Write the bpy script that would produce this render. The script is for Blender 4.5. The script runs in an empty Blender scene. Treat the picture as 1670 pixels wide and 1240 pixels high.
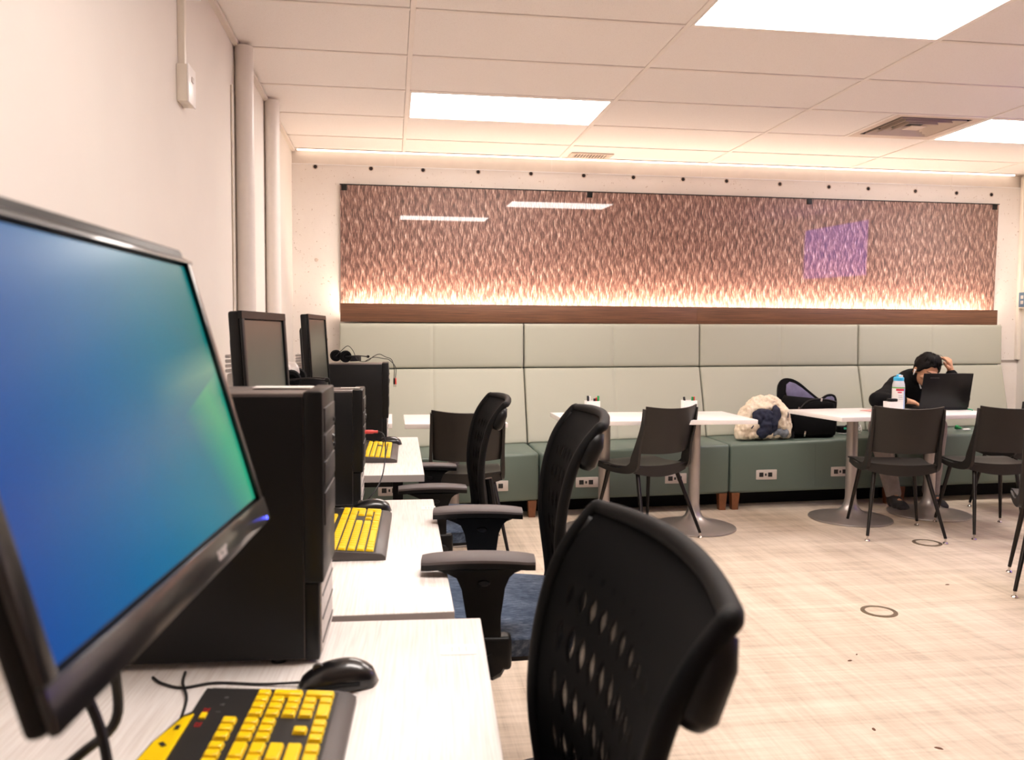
import bpy, bmesh, math, random
from mathutils import Vector, Matrix, noise
C = bpy.context.scene
COL = C.collection
PI = math.pi
random.seed(7)

# ------------------------------------------------------------------ camera, world, exposure
cam = bpy.data.cameras.new('camera'); CAM = bpy.data.objects.new('camera', cam); COL.objects.link(CAM)
yaw, pitch, roll = 0.143, -0.056, 0.006
fw = Vector((math.sin(yaw)*math.cos(pitch), math.cos(yaw)*math.cos(pitch), math.sin(pitch)))
rt = Vector((math.cos(yaw), -math.sin(yaw), 0)); up = rt.cross(fw)
r2 = math.cos(roll)*rt + math.sin(roll)*up; u2 = -math.sin(roll)*rt + math.cos(roll)*up
m = Matrix((r2, u2, -fw)).transposed().to_4x4(); m.translation = (0, 0, 1.273)
CAM.matrix_world = m
cam.sensor_width = 36; cam.lens = 36*1365/1670; cam.clip_start = 0.02
cam.dof.use_dof = True; cam.dof.focus_distance = 3.6; cam.dof.aperture_fstop = 5.6
C.camera = CAM
world = bpy.data.worlds.new('world'); C.world = world; world.use_nodes = True
world.node_tree.nodes['Background'].inputs[0].default_value = (1, .9, .82, 1)
world.node_tree.nodes['Background'].inputs[1].default_value = 0.05
C.view_settings.view_transform = 'Standard'; C.view_settings.look = 'None'
C.view_settings.gamma = 1; C.view_settings.use_curve_mapping = False
C.view_settings.exposure = 0.0
C.cycles.use_denoising = True
C.cycles.max_bounces = 10; C.cycles.diffuse_bounces = 6; C.cycles.glossy_bounces = 4; C.cycles.transparent_max_bounces = 12
C.cycles.sample_clamp_indirect = 6
PANEL_POWER = 22.0      # ceiling troffers
STRIP_POWER = 240.0     # led strip behind the wood rail
COVE_POWER = 4.5      # led strip at the top of the back wall

# ------------------------------------------------------------------ materials
def lin(c):
    if isinstance(c, str):
        c = [int(c[i:i+2], 16)/255 for i in (0, 2, 4)]
        c = [(v/12.92 if v <= .04045 else ((v+.055)/1.055)**2.4) for v in c]
    return (c[0], c[1], c[2], 1)
class N:
    def __init__(s, name):
        s.m = bpy.data.materials.new(name); s.m.use_nodes = True
        s.t = s.m.node_tree; s.b = s.t.nodes['Principled BSDF']; s.out = s.t.nodes['Material Output']
    def n(s, typ, **k):
        x = s.t.nodes.new('ShaderNode'+typ)
        for a, v in k.items(): setattr(x, a, v)
        return x
    def l(s, a, b): s.t.links.new(a, b)
    def coord(s, scale=(1, 1, 1), rot=(0, 0, 0), kind='Object'):
        tc = s.n('TexCoord'); mp = s.n('Mapping'); mp.inputs['Scale'].default_value = scale; mp.inputs['Rotation'].default_value = rot
        s.l(tc.outputs[kind], mp.inputs[0]); return mp.outputs[0]
    def noise(s, vec, scale, detail=3, rough=.55):
        x = s.n('TexNoise'); x.inputs['Scale'].default_value = scale; x.inputs['Detail'].default_value = detail; x.inputs['Roughness'].default_value = rough
        s.l(vec, x.inputs['Vector']); return x.outputs['Fac']
    def ramp(s, fac, stops):
        x = s.n('ValToRGB'); e = x.color_ramp.elements
        while len(e) < len(stops): e.new(.5)
        for i, (p, c) in enumerate(stops): e[i].position = p; e[i].color = lin(c)
        s.l(fac, x.inputs[0]); return x.outputs[0]
    def math(s, op, a, b=None, c=None):
        x = s.n('Math', operation=op)
        for i, v in enumerate((a, b, c)):
            if v is None: continue
            if isinstance(v, (int, float)): x.inputs[i].default_value = v
            else: s.l(v, x.inputs[i])
        return x.outputs[0]
    def mix(s, f, a, b, blend='MIX'):
        x = s.n('Mix', data_type='RGBA', blend_type=blend)
        for i, v in ((0, f), (6, a), (7, b)):
            if isinstance(v, (int, float)): x.inputs[i].default_value = v
            elif isinstance(v, (tuple, str)): x.inputs[i].default_value = lin(v)
            else: s.l(v, x.inputs[i])
        return x.outputs[2]
    def bump(s, h, strength=.2, dist=.01):
        x = s.n('Bump'); x.inputs['Strength'].default_value = strength; x.inputs['Distance'].default_value = dist
        s.l(h, x.inputs['Height']); s.l(x.outputs[0], s.b.inputs['Normal'])
    def p(s, **k):
        for a, v in k.items():
            i = s.b.inputs[a.replace('_', ' ')]
            if hasattr(v, 'is_linked'): s.l(v, i)
            else: i.default_value = v
        return s
M = {}
def plain(name, col, rough=.5, metal=0.0, var=.06, scale=12, bump=0.0, bscale=200, spec=.5, coat=0.0):
    """principled with a faint procedural colour variation and fine relief"""
    s = N(name); v = s.coord()
    f = s.noise(v, scale, 4)
    c = lin(col); lo = tuple(max(0, x*(1-var)) for x in c[:3]); hi = tuple(min(1, x*(1+var)) for x in c[:3])
    s.l(s.ramp(f, [(.3, lo), (.7, hi)]), s.b.inputs['Base Color'])
    s.p(Roughness=rough, Metallic=metal)
    s.b.inputs['Specular IOR Level'].default_value = spec
    if coat: s.b.inputs['Coat Weight'].default_value = coat; s.b.inputs['Coat Roughness'].default_value = .06
    if bump: s.bump(s.noise(v, bscale, 2), bump, .002)
    M[name] = s.m; return s.m
def emit(name, col, strength):
    s = N(name); s.p(Base_Color=lin(col), Emission_Color=lin(col), Emission_Strength=strength); M[name] = s.m; return s.m

plain('wall_paint', 'E3DCD4', .75, var=.02, scale=2, bump=.08, bscale=60)
plain('band_paint', 'DBD2C8', .75, var=.03)
plain('ceiling_grid', 'F0E8E2', .6, var=.02)
plain('moulding', 'E2D8CF', .6, var=.02)
plain('pipe_paint', 'E2DAD3', .4, var=.03)
plain('box_plastic', 'E6DDD0', .4, var=.02)
plain('desk_edge', 'B9B3B2', .5, var=.04)
plain('black_plastic', '09090A', .42, var=.1, spec=.32)
plain('black_gloss', '0E0C0E', .3, var=.1, coat=.5)
plain('black_matte', '040405', .65, var=.1, bump=.1, bscale=300, spec=.22)
plain('tower_side', '060608', .5, var=.08, spec=.3)
plain('tower_front', '2E2A2A', .42, var=.15, scale=30)
plain('tower_grille', 'C9C2BE', .5, 0, var=.12, scale=60)
plain('tower_top', '6A625F', .35, .3, var=.12)
plain('arm_pad', '5E5656', .55, var=.08, bump=.2, bscale=500)
plain('chair_shell', '1D1A18', .45, spec=.4, var=.08, bump=.12, bscale=700)
plain('chair_leg', '211D1B', .3, .6, var=.1)
plain('chrome', 'D8D2CC', .15, 1.0, var=.03)
plain('table_metal', 'ADA6A2', .38, .75, var=.06, scale=6)
plain('table_white', 'F1ECE8', .3, var=.015)
plain('table_edge', 'DDD5D2', .4, var=.02)
plain('wood_leg', '7A4A2C', .45, var=.15, scale=25)
plain('outlet_plate', 'C9C0BA', .4, var=.03)
plain('outlet_dark', '1C1B1B', .5)
plain('key_yellow', 'FFD60A', .38, var=.02)
plain('legend_black', '16130A', .6)
plain('keyboard_case', '4A4443', .42, var=.1, bump=.1, bscale=900)
plain('keyboard_well', '1E1B1A', .5, var=.1)
plain('legend_red', 'B5151C', .5)
plain('legend_grey', '6A6866', .5)
plain('cable_black', '141314', .4)
plain('plug_red', 'E8524C', .4)
plain('label_white', 'F8F3EE', .35, var=.01)
plain('label_grey', 'D9CFC8', .5)
plain('white_plastic', 'F4F1EF', .35, var=.02)
plain('black_cloth', '060608', .9, spec=.2, var=.25, scale=30, bump=.3, bscale=250)
plain('lining', '6A6683', .8, var=.15, scale=20, bump=.3, bscale=150)
plain('navy_cloth', '141A33', .8, var=.2, scale=30, bump=.3, bscale=150)
plain('grey_denim', '707680', .9, var=.3, scale=40, bump=.3, bscale=300)
plain('trouser_grey', '8C827E', .9, var=.12, scale=25, bump=.3, bscale=300)
plain('skin', 'BC8B6C', .5, var=.08, scale=20)
plain('hair', '080505', .6, spec=.2, var=.4, scale=60, bump=.6, bscale=120)
plain('brow', '1A1210', .7)
plain('shoe', '222022', .6)
plain('laptop_lid', '0A0A0C', .38, .1, var=.06, spec=.35)
plain('paper_red', 'D8343C', .6, var=.05)
plain('paper_pink', 'E4A59B', .6, var=.05)
plain('bottle_blue', '3FB4E4', .35)
plain('bottle_clear', 'C9CCD2', .25)
plain('bottle_green', '57A646', .4)
plain('bottle_red', 'D42F47', .4)
plain('bottle_stripe', '7FB0E6', .4)
plain('teal', '3FAE86', .45)
plain('marker_green', '1F8A4C', .4)
plain('marker_red', 'D23A35', .4)
plain('marker_black', '1C1C22', .4)
plain('vent_paint', 'DCCBBD', .5, var=.03)
plain('vent_dark', '1D1A19', .8)
plain('ring_brass', '8A7B68', .4, .6, var=.15, scale=60)
plain('debris', '6B4A38', .9, var=.3, scale=80)
plain('hole_dark', '2A2220', .9)
plain('hole_rim', 'CBB9AC', .8)
plain('seam_dark', '2F322E', .9)
plain('switch_blue', '57708A', .4)
plain('clear_plastic', 'BDB4AE', .3, var=.15, scale=50)
plain('rail_shadow', '3B2A20', .8)
plain('door_wood', 'A88B72', .5, var=.1)
emit('led_blue', '4A55FF', 6)
emit('led_indicator', 'FFFFFF', 1)
emit('light_panel', 'FFF5EE', PANEL_POWER)
emit('strip_glow', 'FFE3C8', STRIP_POWER)
emit('cove_glow', 'FFEAD8', COVE_POWER)
emit('tv_picture', '6A3BFF', 3.2)

def special():
    s = N('ceiling_tile'); v = s.coord()
    f = s.noise(v, 260, 2, .7); g = s.noise(v, 3, 2)
    s.l(s.mix(s.ramp(f, [(.32, (.55, .55, .55)), (.42, (1, 1, 1))]), 'D3C9C4', 'F3EDEA'), s.b.inputs['Base Color'])
    s.p(Roughness=.9); s.bump(f, .35, .002); M['ceiling_tile'] = s.m

    s = N('concrete_paint'); v = s.coord()
    f = s.noise(v, 2.5, 5); g = s.noise(v, 45, 2, .8)
    s.l(s.mix(s.ramp(g, [(.29, (1, 1, 1)), (.32, (0, 0, 0))]), s.ramp(f, [(.3, 'E4DCD4'), (.7, 'ECE5DE')]), 'BBA898'), s.b.inputs['Base Color'])
    s.p(Roughness=.75); s.bump(s.noise(v, 18, 5), .12, .01); M['concrete_paint'] = s.m

    # woven vinyl floor: crossing streaks in two directions
    s = N('floor_vinyl')
    a = s.noise(s.coord((1.1, 26, 1), (0, 0, .06)), 2.2, 6, .65); b = s.noise(s.coord((26, 1.1, 1), (0, 0, .06)), 2.2, 6, .65)
    c = s.noise(s.coord((1, 1, 1)), 1.3, 3)
    a2 = s.noise(s.coord((.35, 5, 1), (0, 0, .06)), 2.4, 3); b2 = s.noise(s.coord((5, .35, 1), (0, 0, .06)), 2.4, 3)
    t = s.math('ADD', s.math('MULTIPLY', s.math('ADD', a, b), .5), s.math('MULTIPLY', s.math('ADD', a2, b2), .5))
    t = s.math('ADD', s.math('MULTIPLY', t, .45), s.math('MULTIPLY', c, .1))
    s.l(s.ramp(t, [(.38, 'AE9D8A'), (.47, 'CBBBA7'), (.54, 'DACAB7'), (.64, 'E9DDCC')]), s.b.inputs['Base Color'])
    s.p(Roughness=.55); s.bump(t, .08, .003); M['floor_vinyl'] = s.m

    # white laminate with a fine grain across the desk
    s = N('desk_laminate')
    a = s.noise(s.coord((60, 1.5, 1), kind='Object'), 4, 4, .6)
    s.l(s.ramp(a, [(.35, 'E4DBD5'), (.5, 'F1EAE5'), (.65, 'F7F2EE')]), s.b.inputs['Base Color'])
    s.p(Roughness=.35); M['desk_laminate'] = s.m

    for nm, lo, hi in (('vinyl_back', 'A3A495', 'B1B1A2'), ('vinyl_seat', '58675F', '637269')):
        s = N(nm); v = s.coord()
        wv = s.n('TexWave', wave_type='BANDS', bands_direction='Z'); wv.inputs['Scale'].default_value = 90; wv.inputs['Distortion'].default_value = 2; s.l(v, wv.inputs[0])
        wx = s.n('TexWave', wave_type='BANDS', bands_direction='X'); wx.inputs['Scale'].default_value = 90; wx.inputs['Distortion'].default_value = 2; s.l(v, wx.inputs[0])
        h = s.math('ADD', wv.outputs['Fac'], wx.outputs['Fac'])
        s.l(s.mix(s.math('MULTIPLY', h, .5), lo, hi), s.b.inputs['Base Color'])
        s.p(Roughness=.42 if nm == 'vinyl_seat' else .6); s.bump(h, .1, .001); M[nm] = s.m

    # wood rail: long horizontal grain
    s = N('rail_wood')
    a = s.noise(s.coord((.7, 1, 34)), 5, 6, .65); b = s.noise(s.coord((.4, 1, 4)), 2, 2)
    s.l(s.mix(s.math('MULTIPLY', b, .35), s.ramp(a, [(.3, '4A3022'), (.5, '6B4730'), (.7, '80583C')]), '5A3A28'), s.b.inputs['Base Color'])
    s.p(Roughness=.5); M['rail_wood'] = s.m

    # printed reed pattern behind gloss: fine upright strokes in a brick-like lattice
    s = N('reed_print')
    v = s.coord((1, 1, 1), (0, .09, 0))
    fine = s.noise(s.coord((185, 1, 17), (0, .09, 0)), 1.0, 4, .65)
    strk = s.noise(s.coord((80, 1, 12.5), (0, .09, 0)), 1.0, 2, .5)
    sep = s.n('SeparateXYZ'); s.l(v, sep.inputs[0])
    wob = s.math('MULTIPLY', s.noise(s.coord((4, 1, 3)), 1.0, 1), .5)
    sway = s.math('MULTIPLY', s.math('SINE', s.math('MULTIPLY', sep.outputs[2], 2*PI/.17)), .24)
    saw = s.math('FRACT', s.math('ADD', s.math('ADD', s.math('DIVIDE', s.math('ADD', sep.outputs[0], 4.0), .053), sway), wob))
    lat = s.math('MULTIPLY', s.math('SINE', s.math('MULTIPLY', sep.outputs[0], 2*PI/.105)), s.math('SINE', s.math('MULTIPLY', sep.outputs[2], 2*PI/.17)))
    t = s.math('ADD', s.math('MULTIPLY', fine, .72), s.math('MULTIPLY', strk, .30))
    t = s.math('ADD', t, s.math('MULTIPLY', s.math('SUBTRACT', .5, saw), .085))
    t = s.math('ADD', t, s.math('MULTIPLY', lat, .025))
    s.l(s.ramp(t, [(.36, '2E1E1B'), (.47, '5E4039'), (.56, '926D61'), (.69, 'E4CBBD')]), s.b.inputs['Base Color'])
    s.p(Roughness=.5); s.b.inputs['Coat Weight'].default_value = 1; s.b.inputs['Coat Roughness'].default_value = .02
    M['reed_print'] = s.m

    # blue upholstery with a fine rib
    s = N('seat_fabric')
    a = s.noise(s.coord((160, 30, 30)), 1.6, 3, .7); b = s.noise(s.coord(), 9, 3)
    s.l(s.ramp(s.math('ADD', s.math('MULTIPLY', a, .7), s.math('MULTIPLY', b, .3)), [(.35, '2E3B50'), (.5, '4C5C74'), (.65, '7C889C')]), s.b.inputs['Base Color'])
    s.p(Roughness=.95); s.bump(a, .4, .002); M['seat_fabric'] = s.m

    # two-layer black mesh: see-through diamonds of moire
    s = N('chair_mesh')
    uv = s.coord((1, 1, 1), kind='UV')
    sx = s.n('SeparateXYZ'); s.l(uv, sx.inputs[0]); U, V = sx.outputs[0], sx.outputs[1]
    d1 = s.math('COSINE', s.math('MULTIPLY', s.math('ADD', s.math('MULTIPLY', U, 6.3), s.math('MULTIPLY', V, 4.4)), 2*PI))
    d2 = s.math('COSINE', s.math('MULTIPLY', s.math('SUBTRACT', s.math('MULTIPLY', U, 6.3), s.math('MULTIPLY', V, 4.4)), 2*PI))
    f1 = s.math('SINE', s.math('MULTIPLY', U, 2*PI*75)); f2 = s.math('SINE', s.math('MULTIPLY', V, 2*PI*80))
    blob = s.math('MULTIPLY', s.math('MAXIMUM', s.math('SUBTRACT', s.math('MULTIPLY', d1, d2), .04), 0.0), 1.45)
    open_ = s.math('MULTIPLY', blob, s.math('ADD', .62, s.math('MULTIPLY', s.math('MULTIPLY', f1, f2), .38)))
    fade = s.math('MULTIPLY', s.math('MINIMUM', s.math('MULTIPLY', s.math('MAXIMUM', s.math('SUBTRACT', U, .10), 0.0), 3.0), 1.0), s.math('MINIMUM', s.math('MULTIPLY', s.math('MAXIMUM', s.math('SUBTRACT', .92, U), 0.0), 8.0), 1.0))
    edge = s.math('MULTIPLY', fade, s.math('MINIMUM', s.math('MULTIPLY', s.math('MAXIMUM', s.math('SUBTRACT', .80, V), 0.0), 6.0), 1.0))
    tr = s.n('BsdfTransparent'); mx = s.n('MixShader')
    s.p(Base_Color=lin('030304'), Roughness=.85); s.b.inputs['Specular IOR Level'].default_value = .12
    s.l(s.math('MULTIPLY', s.math('MULTIPLY', open_, edge), .60), mx.inputs[0]); s.l(s.b.outputs[0], mx.inputs[1]); s.l(tr.outputs[0], mx.inputs[2])
    s.l(mx.outputs[0], s.out.inputs[0]); M['chair_mesh'] = s.m

    # lit desktop picture: blue to teal with a green ray
    s = N('screen_picture')
    uv = s.coord(kind='UV'); sx = s.n('SeparateXYZ'); s.l(uv, sx.inputs[0]); U, V = sx.outputs[0], sx.outputs[1]
    base = s.ramp(U, [(0.0, '0049A6'), (.36, '0072A8'), (.66, '00829A'), (1.0, '008478')])
    n1 = s.noise(s.coord((3, 2.2, 1), (0, 0, .5), 'UV'), 1.2, 2)
    base = s.mix(s.math('MULTIPLY', n1, .35), base, '0878A8')
    ray = s.math('SUBTRACT', 1.0, s.math('MULTIPLY', s.math('ABSOLUTE', s.math('SUBTRACT', s.math('ADD', U, s.math('MULTIPLY', V, .30)), 1.02)), 5.0))
    ray = s.math('MAXIMUM', ray, 0.0)
    ray = s.math('MULTIPLY', ray, s.math('LESS_THAN', s.math('SUBTRACT', V, s.math('MULTIPLY', U, .45)), .10))
    base = s.mix(s.math('MULTIPLY', ray, .75), base, '2FC08A')
    hi = s.math('MULTIPLY', s.math('MAXIMUM', s.math('SUBTRACT', 1.0, s.math('MULTIPLY', s.math('ABSOLUTE', s.math('SUBTRACT', V, s.math('ADD', .42, s.math('MULTIPLY', U, .15)))), 9.0)), 0.0), s.math('MAXIMUM', s.math('SUBTRACT', U, .55), 0.0))
    base = s.mix(s.math('MULTIPLY', hi, 1.3), base, 'A9D4B0')
    s.l(base, s.b.inputs['Emission Color']); s.p(Base_Color=lin('030304'), Roughness=.24, Emission_Strength=.8); s.b.inputs['Specular IOR Level'].default_value = .16
    M['screen_picture'] = s.m

    s = N('screen_off'); s.p(Base_Color=lin('3C413B'), Roughness=.34);  # grey-green base stands in for bench reflections and anti-glare haze
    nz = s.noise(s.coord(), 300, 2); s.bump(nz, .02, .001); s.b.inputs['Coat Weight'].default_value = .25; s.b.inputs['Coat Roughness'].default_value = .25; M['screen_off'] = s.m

    s = N('sherpa'); v = s.coord()
    f = s.noise(v, 70, 4, .7); g = s.noise(v, 14, 3)
    s.l(s.ramp(s.math('ADD', s.math('MULTIPLY', f, .6), s.math('MULTIPLY', g, .4)), [(.35, 'CDB89E'), (.5, 'E3D3BC'), (.65, 'EFE3D0')]), s.b.inputs['Base Color'])
    s.p(Roughness=.95); s.bump(f, .6, .006); M['sherpa'] = s.m
special()

# ------------------------------------------------------------------ mesh helpers
def new_bm(): return bmesh.new()
def mtx(loc=(0, 0, 0), rz=0, rx=0, ry=0):
    return Matrix.Translation(loc) @ Matrix.Rotation(rz, 4, 'Z') @ Matrix.Rotation(ry, 4, 'Y') @ Matrix.Rotation(rx, 4, 'X')
def box(bm, x0, x1, y0, y1, z0, z1, bev=0.0, seg=2, T=None, mi=0):
    r = bmesh.ops.create_cube(bm, size=1)
    vs = r['verts']
    for v in vs: v.co = Vector(((x0+x1)/2+v.co.x*(x1-x0), (y0+y1)/2+v.co.y*(y1-y0), (z0+z1)/2+v.co.z*(z1-z0)))
    fs = set(f for v in vs for f in v.link_faces)
    for f in fs: f.material_index = mi
    out = vs
    if bev:
        es = list(set(e for v in vs for e in v.link_edges))
        rr = bmesh.ops.bevel(bm, geom=es, offset=bev, segments=seg, affect='EDGES', profile=.5)
        out = list(set(rr['verts']) | set(v for v in vs if v.is_valid))
        for f in rr['faces']: f.material_index = mi
    if T is not None:
        for v in out: v.co = T @ v.co
    return out
def tube(bm, pts, r, n=8, cap=True, mi=0):
    pts = [Vector(p) for p in pts]; rings = []
    rs = r if isinstance(r, (list, tuple)) else [r]*len(pts)
    nrm = None
    for i, p in enumerate(pts):
        t = (pts[min(i+1, len(pts)-1)]-pts[max(i-1, 0)]).normalized()
        if nrm is None: nrm = t.orthogonal().normalized()
        else: nrm = (nrm - t*nrm.dot(t)).normalized()
        b = t.cross(nrm)
        rings.append([bm.verts.new(p+(nrm*math.cos(2*PI*k/n)+b*math.sin(2*PI*k/n))*rs[i]) for k in range(n)])
    for a, b in zip(rings, rings[1:]):
        for k in range(n): bm.faces.new((a[k], a[(k+1) % n], b[(k+1) % n], b[k])).material_index = mi
    if cap: bm.faces.new(rings[0][::-1]).material_index = mi; bm.faces.new(rings[-1]).material_index = mi
    return [v for q in rings for v in q]
def smooth_path(pts, k=6):
    """catmull-rom through the given points"""
    P = [Vector(p) for p in pts]; out = []
    for i in range(len(P)-1):
        a, b, c, d = P[max(i-1, 0)], P[i], P[i+1], P[min(i+2, len(P)-1)]
        for j in range(k):
            t = j/k
            out.append(.5*((2*b)+(c-a)*t+(2*a-5*b+4*c-d)*t*t+(3*b-a-3*c+d)*t**3))
    return out+[P[-1]]
def lathe(bm, prof, n=24, c=(0, 0), mi=0, T=None):
    rings = []; vs = []
    for r, z in prof:
        if r < 1e-5: q = [bm.verts.new((c[0], c[1], z))]
        else: q = [bm.verts.new((c[0]+r*math.cos(2*PI*k/n), c[1]+r*math.sin(2*PI*k/n), z)) for k in range(n)]
        rings.append(q); vs += q
    for a, b in zip(rings, rings[1:]):
        for k in range(n):
            k2 = (k+1) % n
            if len(a) == 1 and len(b) == 1: continue
            if len(a) == 1: f = (a[0], b[k2], b[k])
            elif len(b) == 1: f = (a[k], a[k2], b[0])
            else: f = (a[k], a[k2], b[k2], b[k])
            bm.faces.new(f[::1]).material_index = mi
    if T is not None:
        for v in vs: v.co = T @ v.co
    return vs
def ring(bm, R, r, z, n=32, h=.002, c=(0, 0)):
    return lathe(bm, [(r, z), (r, z+h), (R, z+h), (R, z), (r, z)], n, c)
def prism(bm, poly, y0, y1, bev=0, axis='Y', seg=2):
    """extrude a closed outline (a, b): Y -> (x,z), X -> (y,z), Z -> (x,y)"""
    def co(a, b, d): return {'Y': (a, d, b), 'X': (d, a, b), 'Z': (a, b, d)}[axis]
    A = [bm.verts.new(co(a, b, y0)) for a, b in poly]; B = [bm.verts.new(co(a, b, y1)) for a, b in poly]
    n = len(poly); fs = [bm.faces.new(A), bm.faces.new(B[::-1])]
    for i in range(n): fs.append(bm.faces.new((A[i], B[i], B[(i+1) % n], A[(i+1) % n])))
    vs = A+B
    if bev:
        es = list(set(e for f in fs[:2] for e in f.edges))
        rr = bmesh.ops.bevel(bm, geom=es, offset=bev, segments=seg, affect='EDGES', profile=.5)
        vs = list(set(rr['verts']) | set(v for v in vs if v.is_valid))
    return vs
def slab(bm, grid, th, uv=False, mi=0):
    """closed thick sheet from a grid[i][j] of points; th = thickness along the mean normal"""
    ni, nj = len(grid), len(grid[0]); G = [[Vector(p) for p in row] for row in grid]
    def nr(i, j):
        a = G[min(i+1, ni-1)][j]-G[max(i-1, 0)][j]; b = G[i][min(j+1, nj-1)]-G[i][max(j-1, 0)]
        return a.cross(b).normalized()
    A = [[bm.verts.new(G[i][j]+nr(i, j)*th/2) for j in range(nj)] for i in range(ni)]
    B = [[bm.verts.new(G[i][j]-nr(i, j)*th/2) for j in range(nj)] for i in range(ni)]
    L = bm.loops.layers.uv.verify() if uv else None
    def face(q, ij=None):
        f = bm.faces.new(q); f.material_index = mi
        if L and ij:
            for lp, (i, j) in zip(f.loops, ij): lp[L].uv = (j/(nj-1), i/(ni-1))
    for i in range(ni-1):
        for j in range(nj-1):
            ij = [(i, j), (i+1, j), (i+1, j+1), (i, j+1)]
            face([A[a][b] for a, b in ij], ij); face([B[a][b] for a, b in ij][::-1], ij[::-1])
    for i in range(ni-1):
        face((A[i][0], B[i][0], B[i+1][0], A[i+1][0]), [(i, 0), (i, 0), (i+1, 0), (i+1, 0)])
        face((A[i+1][-1], B[i+1][-1], B[i][-1], A[i][-1]), [(i+1, nj-1), (i+1, nj-1), (i, nj-1), (i, nj-1)])
    for j in range(nj-1):
        face((A[0][j+1], B[0][j+1], B[0][j], A[0][j]), [(0, j+1), (0, j+1), (0, j), (0, j)])
        face((A[-1][j], B[-1][j], B[-1][j+1], A[-1][j+1]), [(ni-1, j), (ni-1, j), (ni-1, j+1), (ni-1, j+1)])
    return [v for r in A+B for v in r]
def obj(name, bm, mat, parent=None, smooth=True, loc=None, rot=None, ang=.6):
    me = bpy.data.meshes.new(name); bmesh.ops.recalc_face_normals(bm, faces=bm.faces); bm.to_mesh(me); bm.free()
    o = bpy.data.objects.new(name, me); COL.objects.link(o)
    for k in (mat if isinstance(mat, (list, tuple)) else [mat]): me.materials.append(M[k])
    if smooth:
        me.shade_smooth(); me.set_sharp_from_angle(angle=ang)
    if parent: o.parent = parent
    if loc: o.location = loc
    if rot: o.rotation_euler = rot
    return o
def tag(o, label=None, cat=None, group=None, kind=None):
    if label: o['label'] = label
    if cat: o['category'] = cat
    if group: o['group'] = group
    if kind: o['kind'] = kind
    return o
def thing(name, label, cat, loc=(0, 0, 0), rz=0, group=None):
    o = bpy.data.objects.new(name, None); COL.objects.link(o); o.empty_display_size = .05
    o.location = loc; o.rotation_euler = (0, 0, rz); return tag(o, label, cat, group)
def copy_tree(o, parent=None):
    c = o.copy(); COL.objects.link(c)
    if parent: c.parent = parent
    for ch in list(o.children): copy_tree(ch, c)
    return c
def bobj(name, dims, mat, parent=None, bev=.002, **k):
    bm = new_bm(); box(bm, *dims, bev=bev); return obj(name, bm, mat, parent, **k)
def struct(name, bm, mat, parent=None, smooth=False):
    o = obj(name, bm, mat, parent, smooth)
    if not parent: o['kind'] = 'structure'
    return o
# ------------------------------------------------------------------ room shell
XL, XR, YB, YR, ZC = -.7415, 5.36, 6.547, -3.5, 2.648
bm = new_bm(); box(bm, XL-.1, XR+.1, YR-.1, YB+.1, -.1, 0); struct('floor', bm, 'floor_vinyl')
bm = new_bm(); box(bm, XL-.1, XL, YR-.1, YB+.1, 0, 2.9); struct('wall_left', bm, 'wall_paint')
bm = new_bm(); box(bm, XR, XR+.1, YR-.1, YB+.1, 0, 2.9); struct('wall_right', bm, 'wall_paint')
bm = new_bm(); box(bm, XL-.1, XR+.1, YR-.1, YR, 0, 2.9); struct('wall_front', bm, 'wall_paint')
bm = new_bm(); box(bm, XL-.1, XR+.1, YB, YB+.1, 0, 2.536); box(bm, XL-.1, XR+.1, YB+.022, YB+.1, 2.536, 2.9)
wall_back = struct('wall_back', bm, 'concrete_paint')
hx = [-.568, -.153, .242, .668, 1.083, 1.506, 1.911, 2.323, 2.69, 3.148, 3.577, 3.926, 4.352, 4.73, 5.055]
hz = [2.519, 2.519, 2.521, 2.521, 2.521, 2.52, 2.519, 2.517, 2.514, 2.504, 2.494, 2.49, 2.482, 2.478, 2.474]
bm = new_bm(); T = mtx((0, 0, 0), rx=PI/2)
lathe(bm, [(0, .0015), (.013, .0015), (.014, .001), (.0145, -.002)], 16, T=T, mi=0)
lathe(bm, [(.0145, .001), (.018, .0025), (.0205, .0005), (.0205, -.002)], 16, T=T, mi=1)
hole = obj('tie_hole', bm, ['hole_dark', 'hole_rim'], wall_back, loc=(hx[0], YB, hz[0]))
for x, z in list(zip(hx, hz))[1:]:
    h = hole.copy(); COL.objects.link(h); h.location = (x, YB, z)
bm = new_bm(); lathe(bm, [(0, .003), (.012, .0025), (.014, 0)], 16, T=T); obj('hole_plug', bm, 'hole_rim', wall_back, loc=(-.564, YB, 1.82))
bm = new_bm(); box(bm, XL, XR, YB+.016, YB+.0225, 2.5365, 2.632); obj('recessed_band', bm, 'band_paint', wall_back, smooth=False)
bm = new_bm(); box(bm, XL, XR, YB-.004, YB+.003, 2.5345, 2.5405); obj('white_bead', bm, 'white_plastic', wall_back, smooth=False)  # thin white strip along the step in the wall
for x in (.03, 1.25, 2.48, 3.55, 4.7):       # board joints in the recessed band
    bobj('band_joint', (x-.004, x+.004, YB+.014, YB+.0165, 2.545, 2.625), 'moulding', wall_back, bev=0)

# suspended ceiling: every tile its own part
bm = new_bm(); box(bm, XL-.1, XR+.1, YR-.1, YB+.1, 2.70, 2.8); ceiling = struct('ceiling', bm, 'vent_dark')
GX = [.0938+1.2192*i for i in range(5)]; GY = [3.6778+.6096*j for j in range(-11, 5)]
xs = [(XL, GX[0])]+list(zip(GX, GX[1:]))+[(GX[-1], XR)]
ys = [(YR, GY[0])]+list(zip(GY, GY[1:]))+[(GY[-1], YB)]
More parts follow.
